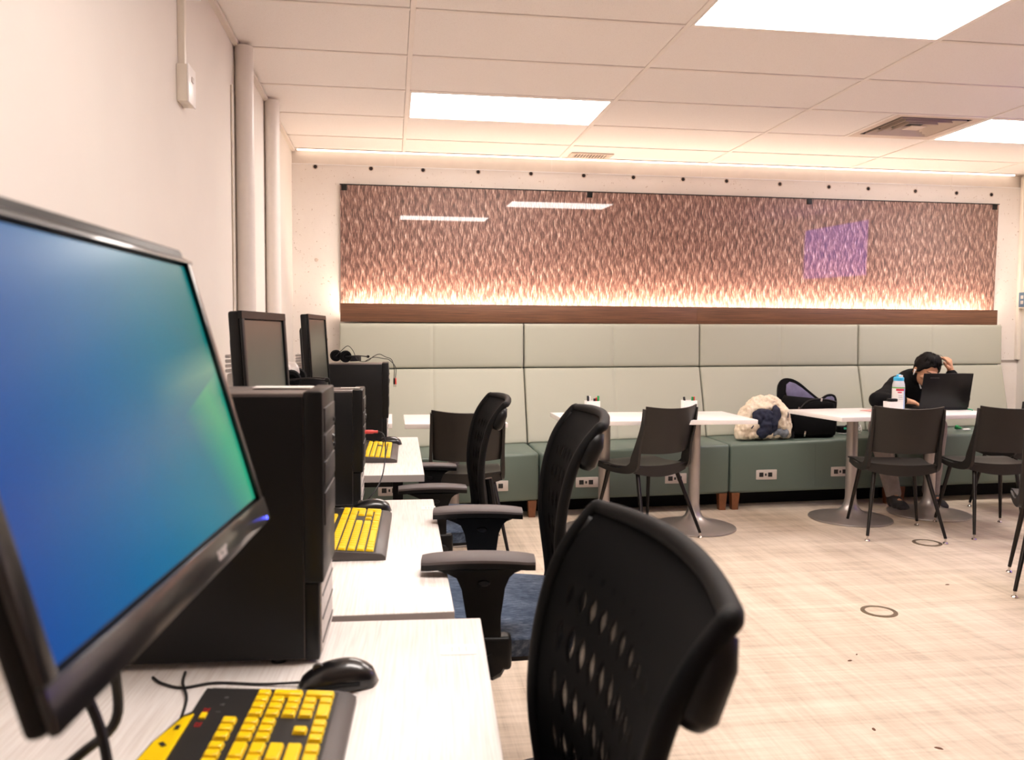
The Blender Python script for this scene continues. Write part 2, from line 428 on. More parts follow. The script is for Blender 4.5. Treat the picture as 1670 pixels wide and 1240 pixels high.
# column index i (1..4 whole tiles), row index r in ys ; row whose start is GY[j]
def row_of(j): return 1+(j+11)
LIT = {(1, row_of(2)), (4, row_of(2)), (2, row_of(-1)), (1, row_of(-4))}
VENT = (3, row_of(2))
full = None
for i, (xa, xb) in enumerate(xs):
    for r, (ya, yb) in enumerate(ys):
        if (i, r) in LIT: continue
        whole = 1 <= i <= 4 and 1 <= r <= len(ys)-2
        if (i, r) == VENT: xb2 = 3.118
        else: xb2 = xb
        cx, cy = (xa+xb2)/2, (ya+yb)/2
        if whole and (i, r) != VENT and full:
            t = full.copy(); COL.objects.link(t); t.location = (cx, cy, 0); continue
        w, d = (xb2-xa)/2-.011, (yb-ya)/2-.011
        bm = new_bm(); box(bm, -w+.001, w-.003, -d+.001, d-.006, ZC+.004, ZC+.02)
        t = obj('ceiling_tile', bm, 'ceiling_tile', ceiling, smooth=False, loc=(cx, cy, 0))
        if whole and (i, r) != VENT: full = t
for x in GX: bobj('main_runner', (x-.012, x+.012, YR, YB, ZC, ZC+.03), 'ceiling_grid', ceiling, bev=.001)
tee = None
for i, (xa, xb) in enumerate(xs):
    for y in GY:
        if tee and 1 < i <= 4:
            t = tee.copy(); COL.objects.link(t); t.location = (xa, y, 0); continue
        bm = new_bm(); box(bm, .0125, xb-xa-.0125, -.012, .012, ZC, ZC+.028, bev=.001)
        t = obj('cross_tee', bm, 'ceiling_grid', ceiling, loc=(xa, y, 0))
        if i == 1: tee = t
bobj('cross_tee', (3.118-.012, 3.118+.012, GY[13]+.012, GY[14]-.012, ZC, ZC+.028), 'ceiling_grid', ceiling, bev=.001)
bm = new_bm(); box(bm, XL, XL+.024, YR, YB, ZC-.02, ZC-.0002); struct('trim_1', bm, 'moulding')
bm = new_bm(); box(bm, XL+.024, XR-.02, YB-.02, YB+.022, ZC-.003, ZC+.012); struct('trim_2', bm, 'moulding')
bm = new_bm(); box(bm, 5.07, XR, YB-.006, YB, 1.052, 1.068); struct('shadow_gap_strip', bm, 'table_metal')  # darker strip drawn in place of the shadow gap between wall panels
bm = new_bm(); box(bm, XR-.035, XR, YB-.035, YB, 1.07, ZC-.02, bev=.006); struct('trim_4', bm, 'box_plastic')
bm = new_bm(); box(bm, XL, XR, YB-.012, YB, 0, .1); struct('baseboard_back', bm, 'black_matte')
bm = new_bm(); box(bm, XL, XL+.012, YR, YB-.012, 0, .1); struct('baseboard_left', bm, 'black_matte')

# troffers
place = {(1, row_of(2)): 'rectangular ceiling light near back wall, above left part of patterned panel',
         (4, row_of(2)): 'rectangular ceiling light cut by right frame edge, beside square air vent',
         (2, row_of(-1)): 'large bright ceiling light at top of the picture, nearest to camera'}
n_un = 0
for (i, r) in sorted(LIT):
    xa, xb = xs[i]; ya, yb = ys[r]
    lab = place.get((i, r)) or 'rectangular ceiling light overhead, seen only mirrored in the patterned panel'
    t = thing('ceiling_light', lab, 'light', ((xa+xb)/2, (ya+yb)/2, ZC), group='recessed ceiling lights')
    w, d = (xb-xa)/2-.0125, (yb-ya)/2-.0125
    bm = new_bm()
    for a in ((-w, w, -d, -d+.012), (-w, w, d-.012, d), (-w, -w+.012, -d+.012, d-.012), (w-.012, w, -d+.012, d-.012)): box(bm, *a, -.001, .03)
    box(bm, -w, w, -d, d, .03, .034)
    obj('frame', bm, 'ceiling_grid', t, smooth=False)
    bobj('diffuser', (-w+.012, w-.012, -d+.012, d-.012, .004, .01), 'light_panel', t, bev=0)

# square louvred air diffuser
vx0, vx1, vy0, vy1 = 3.131, GX[3]-.0125, GY[13]+.0125, GY[14]-.0125
t = thing('air_vent', 'square louvred ceiling air diffuser with dark concentric gaps', 'vent', ((vx0+vx1)/2, (vy0+vy1)/2, ZC))
hw, hd = (vx1-vx0)/2, (vy1-vy0)/2
bm = new_bm(); box(bm, -hw, hw, -hd, hd, .045, .05); obj('backing', bm, 'vent_dark', t, smooth=False)
def louvre(bm, a, b, za, zb, k):
    # a frustum ring: outer half-size a at za, inner half-size b at zb
    A = [(-a, -a*k, za), (a, -a*k, za), (a, a*k, za), (-a, a*k, za)]; B = [(-b, -b*k, zb), (b, -b*k, zb), (b, b*k, zb), (-b, b*k, zb)]
    v = [bm.verts.new(p) for p in A+B]+[bm.verts.new((p[0], p[1], p[2]+.004)) for p in A+B]
    for q in range(4):
        q2 = (q+1) % 4
        bm.faces.new((v[q], v[q2], v[4+q2], v[4+q])); bm.faces.new((v[8+q], v[12+q], v[12+q2], v[8+q2]))
        bm.faces.new((v[q], v[8+q], v[8+q2], v[q2])); bm.faces.new((v[4+q], v[4+q2], v[12+q2], v[12+q]))
k = hd/hw
bm = new_bm(); louvre(bm, hw, hw-.055, 0, .004, k); obj('vent_frame', bm, 'vent_paint', t, smooth=False)
for a in (.225, .165, .105):
    bm = new_bm(); louvre(bm, a, a-.017, -.001, .030, k); obj('louvre', bm, 'vent_paint', t, smooth=False)
bm = new_bm(); box(bm, -.055, .055, -.055*k, .055*k, -.002, .002); obj('louvre_core', bm, 'vent_paint', t, smooth=False)

# small linear grille by the back wall
t = thing('air_grille', 'small slotted ceiling grille close to the back wall', 'vent', (1.525, 6.41, ZC-.0005))
bm = new_bm()
for a in ((-.165, .165, -.085, -.06), (-.165, .165, .06, .085), (-.165, -.135, -.06, .06), (.135, .165, -.06, .06)): box(bm, *a, -.006, .002)
obj('grille_frame', bm, 'vent_paint', t, smooth=False)
bobj('backing', (-.14, .14, -.065, .065, .0005, .0015), 'vent_dark', t, bev=0)
for q in range(12):
    x = -.1265+q*.023
    bobj('slat', (x-.0055, x+.0055, -.06, .06, -.006, 0), 'vent_paint', t, bev=0)

# led strips
t = thing('cove_light', 'thin bright light strip along the top of the back wall', 'light', (2.3, 6.535, 2.628))
bobj('glow_strip', (-3.0, 2.95, -.012, -.002, .006, .016), 'cove_glow', t, bev=0)
bobj('channel', (-3.0, 2.95, -.016, .012, .0165, .0172), 'moulding', t, bev=0)

# ------------------------------------------------------------------ glossy patterned wall panel and wood rail
t = thing('wall_panel', 'long glossy brown reed patterned panel mounted on the back wall', 'panel', (-.383, YB, 1.43))
bm = new_bm(); box(bm, 0, 5.483, -.02, -.006, 0, .955, bev=.001); pn = obj('panel_sheet', bm, 'reed_print', t, smooth=False)
for v in pn.data.vertices: v.co.y -= v.co.z*.017
bm = new_bm(); box(bm, -.003, 5.486, -.043, -.0185, .955, .961); obj('top_edge', bm, 'black_plastic', t, smooth=False)
for x in (.03, 1.93, 3.77, 5.445):
    bobj('clip', (x-.022, x+.022, -.042, -.0375, .912, .955), 'black_plastic', t)
t = thing('wood_rail', 'dark walnut wood rail running above the padded bench', 'rail', (-.38, YB, 1.352))
bobj('front_board', (0, 2.79, -.134, -.114, 0, .138), 'rail_wood', t, bev=.0015)
bobj('front_board', (2.7905, 5.43, -.134, -.114, 0, .138), 'rail_wood', t, bev=.0015)
bobj('trough', (.0, 5.43, -.114, -.001, .02, .035), 'rail_wood', t, bev=0)
bobj('light_strip', (.03, 5.40, -.108, -.098, .118, .126), 'strip_glow', t, bev=0)
bobj('strip_channel', (.02, 5.41, -.113, -.093, .035, .117), 'moulding', t, bev=0)

# ------------------------------------------------------------------ pipes, conduits and boxes on the left wall
for y, lab in ((4.23, 'white round pipe cover on left wall, the nearer and wider one'), (5.18, 'white round pipe cover on left wall, the farther one')):
    bm = new_bm(); lathe(bm, [(.043, 0), (.043, ZC-.016), (.040, ZC-.014), (0, ZC-.014)], 28)
    lathe(bm, [(0, 0), (.043, 0)], 28)
    tag(obj('pipe_cover', bm, 'pipe_paint', loc=(-.696, y, 0)), lab, 'pipe', 'pipe covers on the left wall')
bm = new_bm(); tube(bm, [(-.735, 4.12, .02), (-.735, 4.12, 2.42)], .006, 10); tag(obj('conduit', bm, 'box_plastic'), 'thin pale conduit running up beside the nearer pipe', 'conduit')
t = thing('wall_box', 'pale rectangular electrical box on left wall below its raceway', 'electrical box', (XL, 3.16, 2.078))
bobj('body', (0, .036, -.05, .055, 0, .128), 'box_plastic', t, bev=.003)
bobj('cover_plate', (.036, .042, -.052, .057, -.002, .13), 'white_plastic', t, bev=.002)
bobj('button', (.042, .046, -.012, .012, .075, .095), 'outlet_plate', t, bev=.002)
bm = new_bm(); box(bm, XL, XL+.024, 3.135, 3.165, 2.206, 2.47, bev=.002); tag(obj('raceway', bm, 'box_plastic'), 'narrow beige cable raceway between the two wall boxes', 'raceway')
t = thing('junction_box', 'white junction box high on left wall at top frame edge', 'electrical box', (XL, 3.16, 2.47))
bobj('body', (0, .06, -.075, .085, 0, .12), 'white_plastic', t, bev=.004)
bobj('lid', (.06, .064, -.07, .08, .005, .115), 'white_plastic', t, bev=.0015)
t = thing('wall_switch', 'blue grey switch plate at the right edge by the corner', 'switch', (XR-.036, 6.47, 1.52))
bobj('back_box', (-.006, .036, -.045, .035, -.01, .13), 'box_plastic', t); bobj('plate', (-.012, -.006, -.05, .03, .0, .125), 'switch_blue', t)
for z in (.04, .085): bobj('rocker', (-.016, -.012, -.025, .005, z-.014, z+.014), 'outlet_plate', t)
# screen on the right wall whose violet picture is mirrored in the glossy panel
t = thing('wall_television', 'violet lit television on right wall, seen only as reflection', 'television', (XR, 3.46, 1.84))
bobj('casing', (-.05, -.012, -.76, .76, 0, .68), 'black_plastic', t, bev=.006); bobj('screen', (-.053, -.05, -.73, .73, .03, .65), 'tv_picture', t, bev=0)
bobj('bracket', (-.012, 0, -.2, .2, .2, .5), 'black_plastic', t)

# floor boxes and specks
for (x, y, R), lab in zip(((2.222, 3.513, .080), (3.254, 4.663, .084)), ('round brass floor outlet ring in open floor, nearer one', 'round brass floor outlet ring by chair feet, farther one')):
    t = thing('floor_outlet', lab, 'floor outlet', (x, y, 0), group='round floor outlets')
    bm = new_bm(); ring(bm, R, R*.76, .0, 40, .0035); obj('ring', bm, 'ring_brass', t)
    bm = new_bm(); lathe(bm, [(0, .0022), (R*.76, .0022), (R*.76, 0), (0, 0)], 40); obj('cap', bm, 'floor_vinyl', t)
for (x, y, r, c), lab in zip(((1.773, 2.988, .008, 'debris'), (1.834, 3.043, .005, 'debris'), (1.541, 2.445, .008, 'debris'), (1.67, 2.303, .010, 'debris'), (2.813, 3.858, .010, 'debris')),
    ('dark red crumb on floor, larger of a close pair', 'tiny dark red crumb on floor, smaller of a close pair', 'small brown scrap on floor near bottom frame edge', 'tan scrap of debris at lower right of floor', 'reddish brown crumb on floor between outlet rings')):
    bm = new_bm(); lathe(bm, [(0, .003), (r*.7, .0022), (r, 0), (0, 0)], 8)
    o = obj('floor_crumb', bm, c, loc=(x, y, 0), rot=(0, 0, x*9)); o.scale = (1.4, .7, 1); tag(o, lab, 'crumb', 'crumbs on the floor')

# ------------------------------------------------------------------ padded bench modules
def dz(x): return .022*(x-1)
def yf(x): return 5.645+.054*(x-1)
def yb(x): return 6.15+.02*(x-1)
def pad(bm, x0, x1, P, L, depth=.06, r=.014, groove=True):
    """pillow-edged upholstered face; P(x, t, w): t in 0..L up the face, w outwards"""
    W = x1-x0
    us = [0, .003, .007, r, .04]+([W/2-.03, W/2-.004, W/2, W/2+.004, W/2+.03] if groove else [W/2])+[W-.04, W-r, W-.007, W-.003, W]
    ts = [0, .003, .007, r, .04, L*.35, L*.65, L-.04, L-r, L-.007, L-.003, L]
    def w(u, v):
        s = 0
        for d in (u, W-u, v, L-v):
            if d < r: s -= r*(1-math.sqrt(max(0, 1-(1-d/r)**2)))
        if groove and abs(u-W/2) < .002: s -= .0025
        s += .006*math.sin(PI*u/W)*math.sin(PI*v/L)
        return max(s, -r*1.3)
    A = [[bm.verts.new(P(x0+u, v, w(u, v))) for u in us] for v in ts]
    B = [[bm.verts.new(P(x0+u, v, -depth)) for u in (0, W)] for v in (0, L)]
    for a in range(len(ts)-1):
        for b in range(len(us)-1): bm.faces.new((A[a][b], A[a][b+1], A[a+1][b+1], A[a+1][b]))
    bm.faces.new((B[0][0], B[1][0], B[1][1], B[0][1]))
    bm.faces.new([B[0][0], B[0][1]]+[A[0][b] for b in range(len(us)-1, -1, -1)])
    bm.faces.new([B[1][1], B[1][0]]+[A[-1][b] for b in range(len(us))])
    bm.faces.new([B[1][0], B[0][0]]+[A[a][0] for a in range(len(ts))])
    bm.faces.new([B[0][1], B[1][1]]+[A[a][-1] for a in range(len(ts)-1, -1, -1)])
BX = [-.388, 1.008, 2.42, 3.77, 5.066]
blab = ['padded bench unit at far left, behind the desks', 'padded bench unit second from left, behind the two joined white tables',
        'padded bench unit third from left, under the cream coat', 'padded bench unit at far right, where the person sits']
out_x = [(-.017, .702), (1.342, 1.999), (2.70, 3.30), (4.055, 4.72)]
for q in range(4):
    x0, x1 = BX[q]+.004, BX[q+1]-.004
    t = thing('bench_unit', blab[q], 'bench', ((x0+x1)/2, yf((x0+x1)/2)+.25, 0), group='padded bench units along the back wall')
    ox, oy = t.location.x, t.location.y
    def loc3(x, y, z): return (x-ox, y-oy, z)
    bm = new_bm()
    vs = box(bm, x0, x1, 0, 1, 0, 1, bev=.0)
    bm.free(); bm = new_bm()
    vs = box(bm, x0, x1, 0, .55, .0, .33, bev=.022, seg=4)
    for v in vs:
        x, y, z = v.co; v.co = loc3(x, yf(x)+y/.55*(yb(x)+.05-yf(x)), (.115+.004*(x-1)) + z/.33*((.449+dz(x))-(.115+.004*(x-1))) + .012*math.sin(PI*min(1, y/.55))*(z > .3))
    st = obj('seat', bm, 'vinyl_seat', t, ang=1.2)
    xm = (x0+x1)/2
    bm = new_bm(); box(bm, xm-.0015, xm+.0015, yf(xm)-.0012, yf(xm)+.003, .15, .42+dz(xm)); 
    for v in bm.verts: v.co = loc3(*v.co)
    obj('stitch', bm, 'vinyl_seat', t, smooth=False)
    zl0 = lambda x: .452+dz(x); zl1 = lambda x: 1.008+.0065*(x-1)
    bm = new_bm(); Ll = .57
    def Pl(x, v, w):
        f = v/Ll; y = yb(x)+f*(6.352-yb(x)); z = zl0(x)+f*(zl1(x)-zl0(x))
        s = math.atan2(6.352-yb(x), zl1(x)-zl0(x)); return loc3(x, y-w*math.cos(s), z+w*math.sin(s))
    pad(bm, x0, x1, Pl, Ll, .05); obj('lower_back_cushion', bm, 'vinyl_back', t, ang=1.2)
    bm = new_bm(); Lu = .335
    def Pu(x, v, w):
        f = v/Lu; zt = 1.346+.005*(x-1); return loc3(x, 6.354+.012*f-w, zl1(x)+.002+f*(zt-zl1(x)-.002))
    pad(bm, x0, x1, Pu, Lu, .034, .016); obj('upper_back_cushion', bm, 'vinyl_back', t, ang=1.2)
    bm = new_bm(); box(bm, x0+.01, x1-.01, 6.392, 6.52, .12, 1.33)
    for v in bm.verts: v.co = loc3(*v.co)
    obj('back_frame', bm, 'vinyl_seat', t, smooth=False)
    bm = new_bm(); box(bm, x0+.01, x1-.01, 0, .3, .004, .112)
    for v in bm.verts: v.co = loc3(v.co.x, yf(v.co.x)+.20+v.co.y, v.co.z)
    obj('under_seat_shade', bm, 'black_matte', t, smooth=False)  # black box added to darken the shaded gap under the seat
    for xx in (x0+.015, x1-.075):
        for yy in (yf(xx)+.03, yf(xx)+.66):
            bm = new_bm(); bmesh.ops.create_cube(bm, size=1); zt = .118+.004*(xx-1)
            for v in bm.verts:
                k2 = .030 if v.co.z > 0 else .0225
                v.co = loc3(xx+.03+math.copysign(k2, v.co.x), yy+math.copysign(k2, v.co.y), zt if v.co.z > 0 else 0)
            obj('leg', bm, 'wood_leg', t, smooth=False)
    for xx in out_x[q]:
        zc = .232+.012*(xx-1)
        y = yf(xx)
        bm = new_bm(); box(bm, xx-.086, xx+.086, y-.004, y+.004, zc-.036, zc+.036, bev=.002)
        for v in bm.verts: v.co = loc3(*v.co)
        op = obj('outlet_plate', bm, 'outlet_plate', t)
        for cx, w, h in ((-.034, .016, .016), (0, .006, .009), (.034, .016, .016)):
            bm = new_bm(); box(bm, xx+cx-w, xx+cx+w, y-.0055, y-.003, zc-h, zc+h)
            for v in bm.verts: v.co = loc3(*v.co)
            obj('socket', bm, 'outlet_dark', op, smooth=False)

# ------------------------------------------------------------------ pedestal tables
def make_table(label, x, y, rz, sx=.605, sy=.58):
    t = thing('pedestal_table', label, 'table', (x, y, 0), rz, 'white pedestal tables by the bench')
    bobj('tabletop', (-sx/2, sx/2, -sy/2, sy/2, .712, .74), 'table_white', t, bev=.0025)
    bm = new_bm(); lathe(bm, [(0, .712), (.11, .712), (.11, .706), (.0375, .69), (.037, .17), (.037, .135)], 28); obj('column', bm, 'table_metal', t)
    bm = new_bm(); lathe(bm, [(.037, .168), (.0375, .150), (.043, .115), (.058, .080), (.085, .055), (.13, .037), (.20, .024), (.262, .016), (.275, .011), (.277, .004), (.272, 0), (0, 0)], 44)
    obj('base', bm, 'table_metal', t); return t
make_table('white pedestal table, left one of the pair behind the dark task chairs', 1.36, 5.235, 0)
make_table('white pedestal table, right one of the pair, beside the cream coat', 1.968, 5.235, 0)
make_table('white pedestal table holding red paper, left half of the pair by the person', 3.15, 5.36, .12, .62, .60)
make_table('white pedestal table under the open laptop', 3.80, 5.44, .12, .64, .60)
make_table('white pedestal table behind the farthest task chair', .378, 5.17, 0)
make_table('white pedestal table mostly hidden behind the farthest computer tower', -.30, 5.22, 0)
# ------------------------------------------------------------------ computer desks along the left wall
ZD = .73
def make_desk(label, corner, rz, ln, dep=.80):
    """corner = far right corner of the top; local x runs to the wall (negative), y toward the camera (negative)"""
    t = thing('computer_desk', label, 'desk', (corner[0], corner[1], 0), rz, 'white laminate computer desks')
    bm = new_bm(); box(bm, -dep, 0, -ln, 0, ZD-.028, ZD, bev=.0015); tp = obj('desktop', bm, 'desk_laminate', t)
    bm = new_bm(); box(bm, -dep, .0008, -ln-.0008, -ln, ZD-.0275, ZD-.0015); box(bm, 0, .0008, -ln, 0, ZD-.0275, ZD-.0015); obj('edge_band', bm, 'desk_edge', t, smooth=False)
    for x in (-.10, -dep+.08):
        for y in (-.10, -ln+.10):
            bm = new_bm(); box(bm, x-.02, x+.02, y-.02, y+.02, 0.012, ZD-.028, bev=.003); lg = obj('leg', bm, 'black_plastic', t)
            bm = new_bm(); lathe(bm, [(0, 0), (.022, 0), (.022, .008), (.01, .012), (0, .012)], 16, (x, y)); obj('leg_glide', bm, 'black_plastic', lg)
    for y in (-.10, -ln+.10): bobj('cross_bar', (-dep+.10, -.12, y-.015, y+.015, ZD-.062, ZD-.029), 'black_plastic', t)
    return t
make_desk('white computer desk nearest to camera, with large lit monitor', (.166, 1.561), -.05, 1.115, .82)
make_desk('white computer desk in the middle, with dark grey-green monitor', (.133, 2.716), -.012, 1.11, .77)
make_desk('white computer desk farthest away, next to the bench', (.133, 4.357), -.009, 1.16, .77)
# stickers on the desk tops
for (x, y, w, d, rz), lab in zip(((.112, 1.405, .030, .022, -.05), (.112, 2.576, .022, .026, -.01)),
    ('faint white label sticker on nearest desk edge', 'small white label sticker on middle desk corner')):
    t = thing('label_sticker', lab, 'sticker', (x, y, ZD+.0003), rz)
    bobj('label_sheet', (-w, w, -d, d, 0, .0006), 'label_white', t, bev=0)
    for q in range(3): bobj('print_line', (-w*.4+q*w*.4, -w*.3+q*w*.4, -d*.5, d*.55, .0006, .0008), 'label_grey', t, bev=0)

# ------------------------------------------------------------------ mesh-backed task chairs (local: sitter faces +y)
def arc_grid(zs, offs, half, curve, nj=13, hw=None):
    g = []
    for i, (z, o) in enumerate(zip(zs, offs)):
        h = hw[i] if hw else half; row = []
        for j in range(nj):
            u = -1+2*j/(nj-1); row.append((h*u, o+curve*u*u, z))
        g.append(row)
    return g
def make_task_chair(label, x, y, rz, hs, arm_z, arm_dy=0, back_dz=0, back_dy=0, base_rz=.3):
    """hs = seat top height, arm_z = pad top height"""
    t = thing('task_chair', label, 'chair', (x, y, 0), rz, 'black mesh task chairs at the desks')
    # base
    bm = new_bm(); lathe(bm, [(0, .055), (.05, .055), (.055, .075), (.045, .125), (.032, .135), (0, .135)], 20)
    for k in range(5):
        a = base_rz+2*PI*k/5; d = Vector((math.cos(a), math.sin(a), 0))
        tube(bm, [d*.03+Vector((0, 0, .098)), d*.16+Vector((0, 0, .092)), d*.31+Vector((0, 0, .073))], [.026, .021, .016], 8)
    obj('star_base', bm, 'black_plastic', t)
    for k in range(5):
        a = base_rz+2*PI*k/5; cx, cy = .31*math.cos(a), .31*math.sin(a)
        bm = new_bm()
        for s in (-1, 1):
            lathe(bm, [(0, -.011), (.022, -.011), (.0275, -.006), (.0275, .006), (.022, .011), (0, .011)], 16, T=mtx((cx, cy, .0275), a) @ mtx((0, s*.016, 0), rx=PI/2))
        tube(bm, [(cx, cy, .03), (cx, cy, .08)], .007, 8); obj('castor', bm, 'black_plastic', t)
    bm = new_bm(); tube(bm, [(0, 0, .12), (0, 0, .30)], .027, 16); tube(bm, [(0, 0, .30), (0, 0, hs-.085)], .015, 14); obj('gas_column', bm, 'black_gloss', t)
    bm = new_bm(); box(bm, -.11, .11, -.16, .12, hs-.115, hs-.07, bev=.012)
    tube(bm, [(.06, .02, hs-.10), (.20, .03, hs-.10), (.25, .03, hs-.095)], [.008, .008, .012], 8); obj('mechanism', bm, 'black_plastic', t)
    # seat shell and cushion (waterfall front)
    def seat_grid(z0, shrink, crown):
        nu, nv = 15, 15; g = []
        for i in range(nv):
            v = -1+2*i/(nv-1); row = []
            for j in range(nu):
                u = -1+2*j/(nu-1)
                fx = u*math.sqrt(1-.30*v*v*.9); fy = v*math.sqrt(1-.28*u*u*.9)
                e = max(abs(u), abs(v)); zz = z0+crown*(1-e**2.6) - (.030*max(0, v-.45)**1.6*2) - .01*(1-u*u)*max(0, 1-abs(v))
                row.append((fx*(.262-shrink), fy*(.245-shrink)+.005, zz))
            g.append(row)
        return g
    bm = new_bm(); slab(bm, seat_grid(hs-.078, .012, -.006), .014); obj('seat_pan', bm, 'black_plastic', t)
    bm = new_bm(); top = seat_grid(hs-.026, .0, .026); bot = seat_grid(hs-.074, .010, .0)
    n = len(top); A = [[bm.verts.new(p) for p in r] for r in top]; B = [[bm.verts.new(p) for p in r] for r in bot]
    for i in range(n-1):
        for j in range(n-1):
            bm.faces.new((A[i][j], A[i][j+1], A[i+1][j+1], A[i+1][j])); bm.faces.new((B[i][j], B[i+1][j], B[i+1][j+1], B[i][j+1]))
    per = [(0, j) for j in range(n)]+[(i, n-1) for i in range(1, n)]+[(n-1, j) for j in range(n-2, -1, -1)]+[(i, 0) for i in range(n-2, 0, -1)]
    for a, b in zip(per, per[1:]+per[:1]): bm.faces.new((A[a[0]][a[1]], B[a[0]][a[1]], B[b[0]][b[1]], A[b[0]][b[1]]))
    obj('seat_cushion', bm, 'seat_fabric', t, ang=1.0)
    bm = new_bm(); P = [Vector(A_)+Vector((0, 0, -.004)) for A_ in [top[i][j] for i, j in per]]; tube(bm, P+[P[0]], .0035, 6, cap=False); obj('seat_piping', bm, 'seat_fabric', t)
    # back: curved frame with mesh, top rolled backwards
    zb = hs-.06+back_dz
    prof = [(0.0, -.215), (.05, -.222), (.12, -.215), (.20, -.205), (.27, -.204), (.34, -.212), (.40, -.226), (.445, -.243), (.485, -.268), (.515, -.294)]
    prof = [(p.x, p.y) for p in smooth_path([(a, b, 0) for a, b in prof], 3)]
    zs = [zb+a for a, b in prof]; offs = [b+back_dy for a, b in prof]
    def hwz(a): return .215+.037*min(1, a/.25) - .004*max(0, (a-.40)/.115)**2
    hws = [hwz(a) for a, b in prof]
    bm = new_bm(); slab(bm, arc_grid(zs, offs, .24, .035, 15, hws), .005, uv=True); obj('back_mesh', bm, 'chair_mesh', t, ang=1.2)
    bm = new_bm()
    def at(u, k): return Vector((hws[k]*u, offs[k]+.035*u*u, zs[k]))
    last = len(zs)-1
    loop = [at(-1, k) for k in range(0, last+1, 2)]
    if last % 2: loop.append(at(-1, last))
    loop += [at(u, last)+Vector((0, -.004, .010*(1-u*u))) for u in (-.95, -.85, -.6, -.3, 0, .3, .6, .85, .95)]
    loop += [at(1, k) for k in range(last, -1, -2)]+[at(u, 0) for u in (.6, .2, -.2, -.6)]
    loop = smooth_path(loop+[loop[0]], 3)
    tube(bm, loop, .0125, 10, cap=False); obj('back_frame', bm, 'black_matte', t, ang=1.5)
    # rear carrier: spine, yoke and its rounded ends below the top corners
    kk = last-6
    bm = new_bm()
    yk = [at(u, kk)+Vector((0, -.014-.004*(1-u*u), -.004)) for u in [q/6-1 for q in range(13)]]
    tube(bm, yk, [.018 if q in (0, 12) else .015 for q in range(13)], 10)
    for s in (-1, 1):
        q0, q1, q2 = at(s*.985, last)+Vector((0, .004, -.012)), at(s*.99, last-3)+Vector((0, -.014, -.008)), at(s*.985, kk)+Vector((0, -.020, -.012))
        tube(bm, [q0, q1, q2, q2+Vector((0, .004, -.014))], [.014, .021, .023, .012], 12)
    obj('back_yoke', bm, 'black_plastic', t, ang=1.5)
    bm = new_bm(); mid = at(0, kk)+Vector((0, -.045, 0))
    tube(bm, smooth_path([(0, -.10, hs-.10), (0, -.20, hs-.10), (0, -.242+back_dy, hs-.03), (0, -.236+back_dy, hs+.06), (0, -.224+back_dy, hs+.13)], 4), .018, 10); obj('back_spine', bm, 'black_plastic', t)
    # arms
    for s in (-1, 1):
        ax = s*.258
        bm = new_bm(); g = 14
        L, w = .128, .041
        ring_ = []
        pts = []
        for q in range(g+1):
            v = -1+2*q/g; yy = L*v+.016+arm_dy; hw = w*(1-.12*abs(v)**3)*(1 if abs(v) < .93 else .86); zz = arm_z-.007*abs(v)**2.2
            pts.append([(ax-hw, yy, zz-.010), (ax-hw, yy, zz-.004), (ax-hw+.006, yy, zz), (ax+hw-.006, yy, zz), (ax+hw, yy, zz-.004), (ax+hw, yy, zz-.010)])
        V = [[bm.verts.new(p) for p in r] for r in pts]
        for a, b in zip(V, V[1:]):
            for c in range(6): bm.faces.new((a[c], a[(c+1) % 6], b[(c+1) % 6], b[c]))
        bm.faces.new(V[0][::-1]); bm.faces.new(V[-1])
        pad_ = obj('arm_pad', bm, 'arm_pad', t, ang=.9)
        bm = new_bm(); V = [[bm.verts.new((ax+(p[0]-ax)*.97, p[1], p[2]-dzz)) for p, dzz in ((r[0], 0), (r[0], .013), (r[5], .013), (r[5], 0))] for r in pts]
        for a, b in zip(V, V[1:]):
            for c in range(4): bm.faces.new((a[c], a[(c+1) % 4], b[(c+1) % 4], b[c]))
        bm.faces.new(V[0][::-1]); bm.faces.new(V[-1]); obj('arm_base', bm, 'black_plastic', t, ang=.9)
        bm = new_bm()      # flared neck under the pad, then the flat post
        zz = arm_z
        out = [(-.092, zz-.026), (-.092, zz-.034), (-.060, zz-.044), (-.046, zz-.072), (-.036, zz-.14), (-.030, zz-.22), (.046, zz-.22), (.042, zz-.14), (.040, zz-.075), (.050, zz-.046), (.075, zz-.034), (.100, zz-.034), (.100, zz-.026)]
        out = [(a_+arm_dy-(.0 if b_ > zz-.05 else (zz-.05-b_)*.10)+.01, b_) for a_, b_ in out]
        prism(bm, out, ax-.017, ax+.017, bev=.006, axis='X'); obj('arm_post', bm, 'black_plastic', t)
        bm = new_bm(); box(bm, ax-s*.0+(-.022), ax+.022, -.060+arm_dy, .034+arm_dy, zz-.262, zz-.185, bev=.010, seg=3); obj('arm_sleeve', bm, 'black_plastic', t)
        bm = new_bm(); br = [(ax, -.012+arm_dy, zz-.25), (ax, -.014+arm_dy, hs-.085), (ax-s*.03, -.014, hs-.100), (ax-s*.14, 0, hs-.098)]
        tube(bm, smooth_path(br, 4), [.036]*5+[.032]*4+[.02]*4, 10)
        for v in bm.verts: v.co.x = ax+(v.co.x-ax)*1.0
        obj('arm_bracket', bm, 'black_plastic', t)
        bm = new_bm(); lathe(bm, [(0, .004), (.010, .0035), (.013, 0), (.013, -.003)], 16, T=mtx((ax+s*.0, .0, 0)) @ Matrix.Identity(4))
        for v in bm.verts: v.co = Vector((ax-s*.0+ (-1)*(.0175+v.co.z), .004+arm_dy+v.co.y*1.2, zz-.062+(v.co.x-ax)*.6))
        obj('arm_button', bm, 'black_gloss', t)
    return t
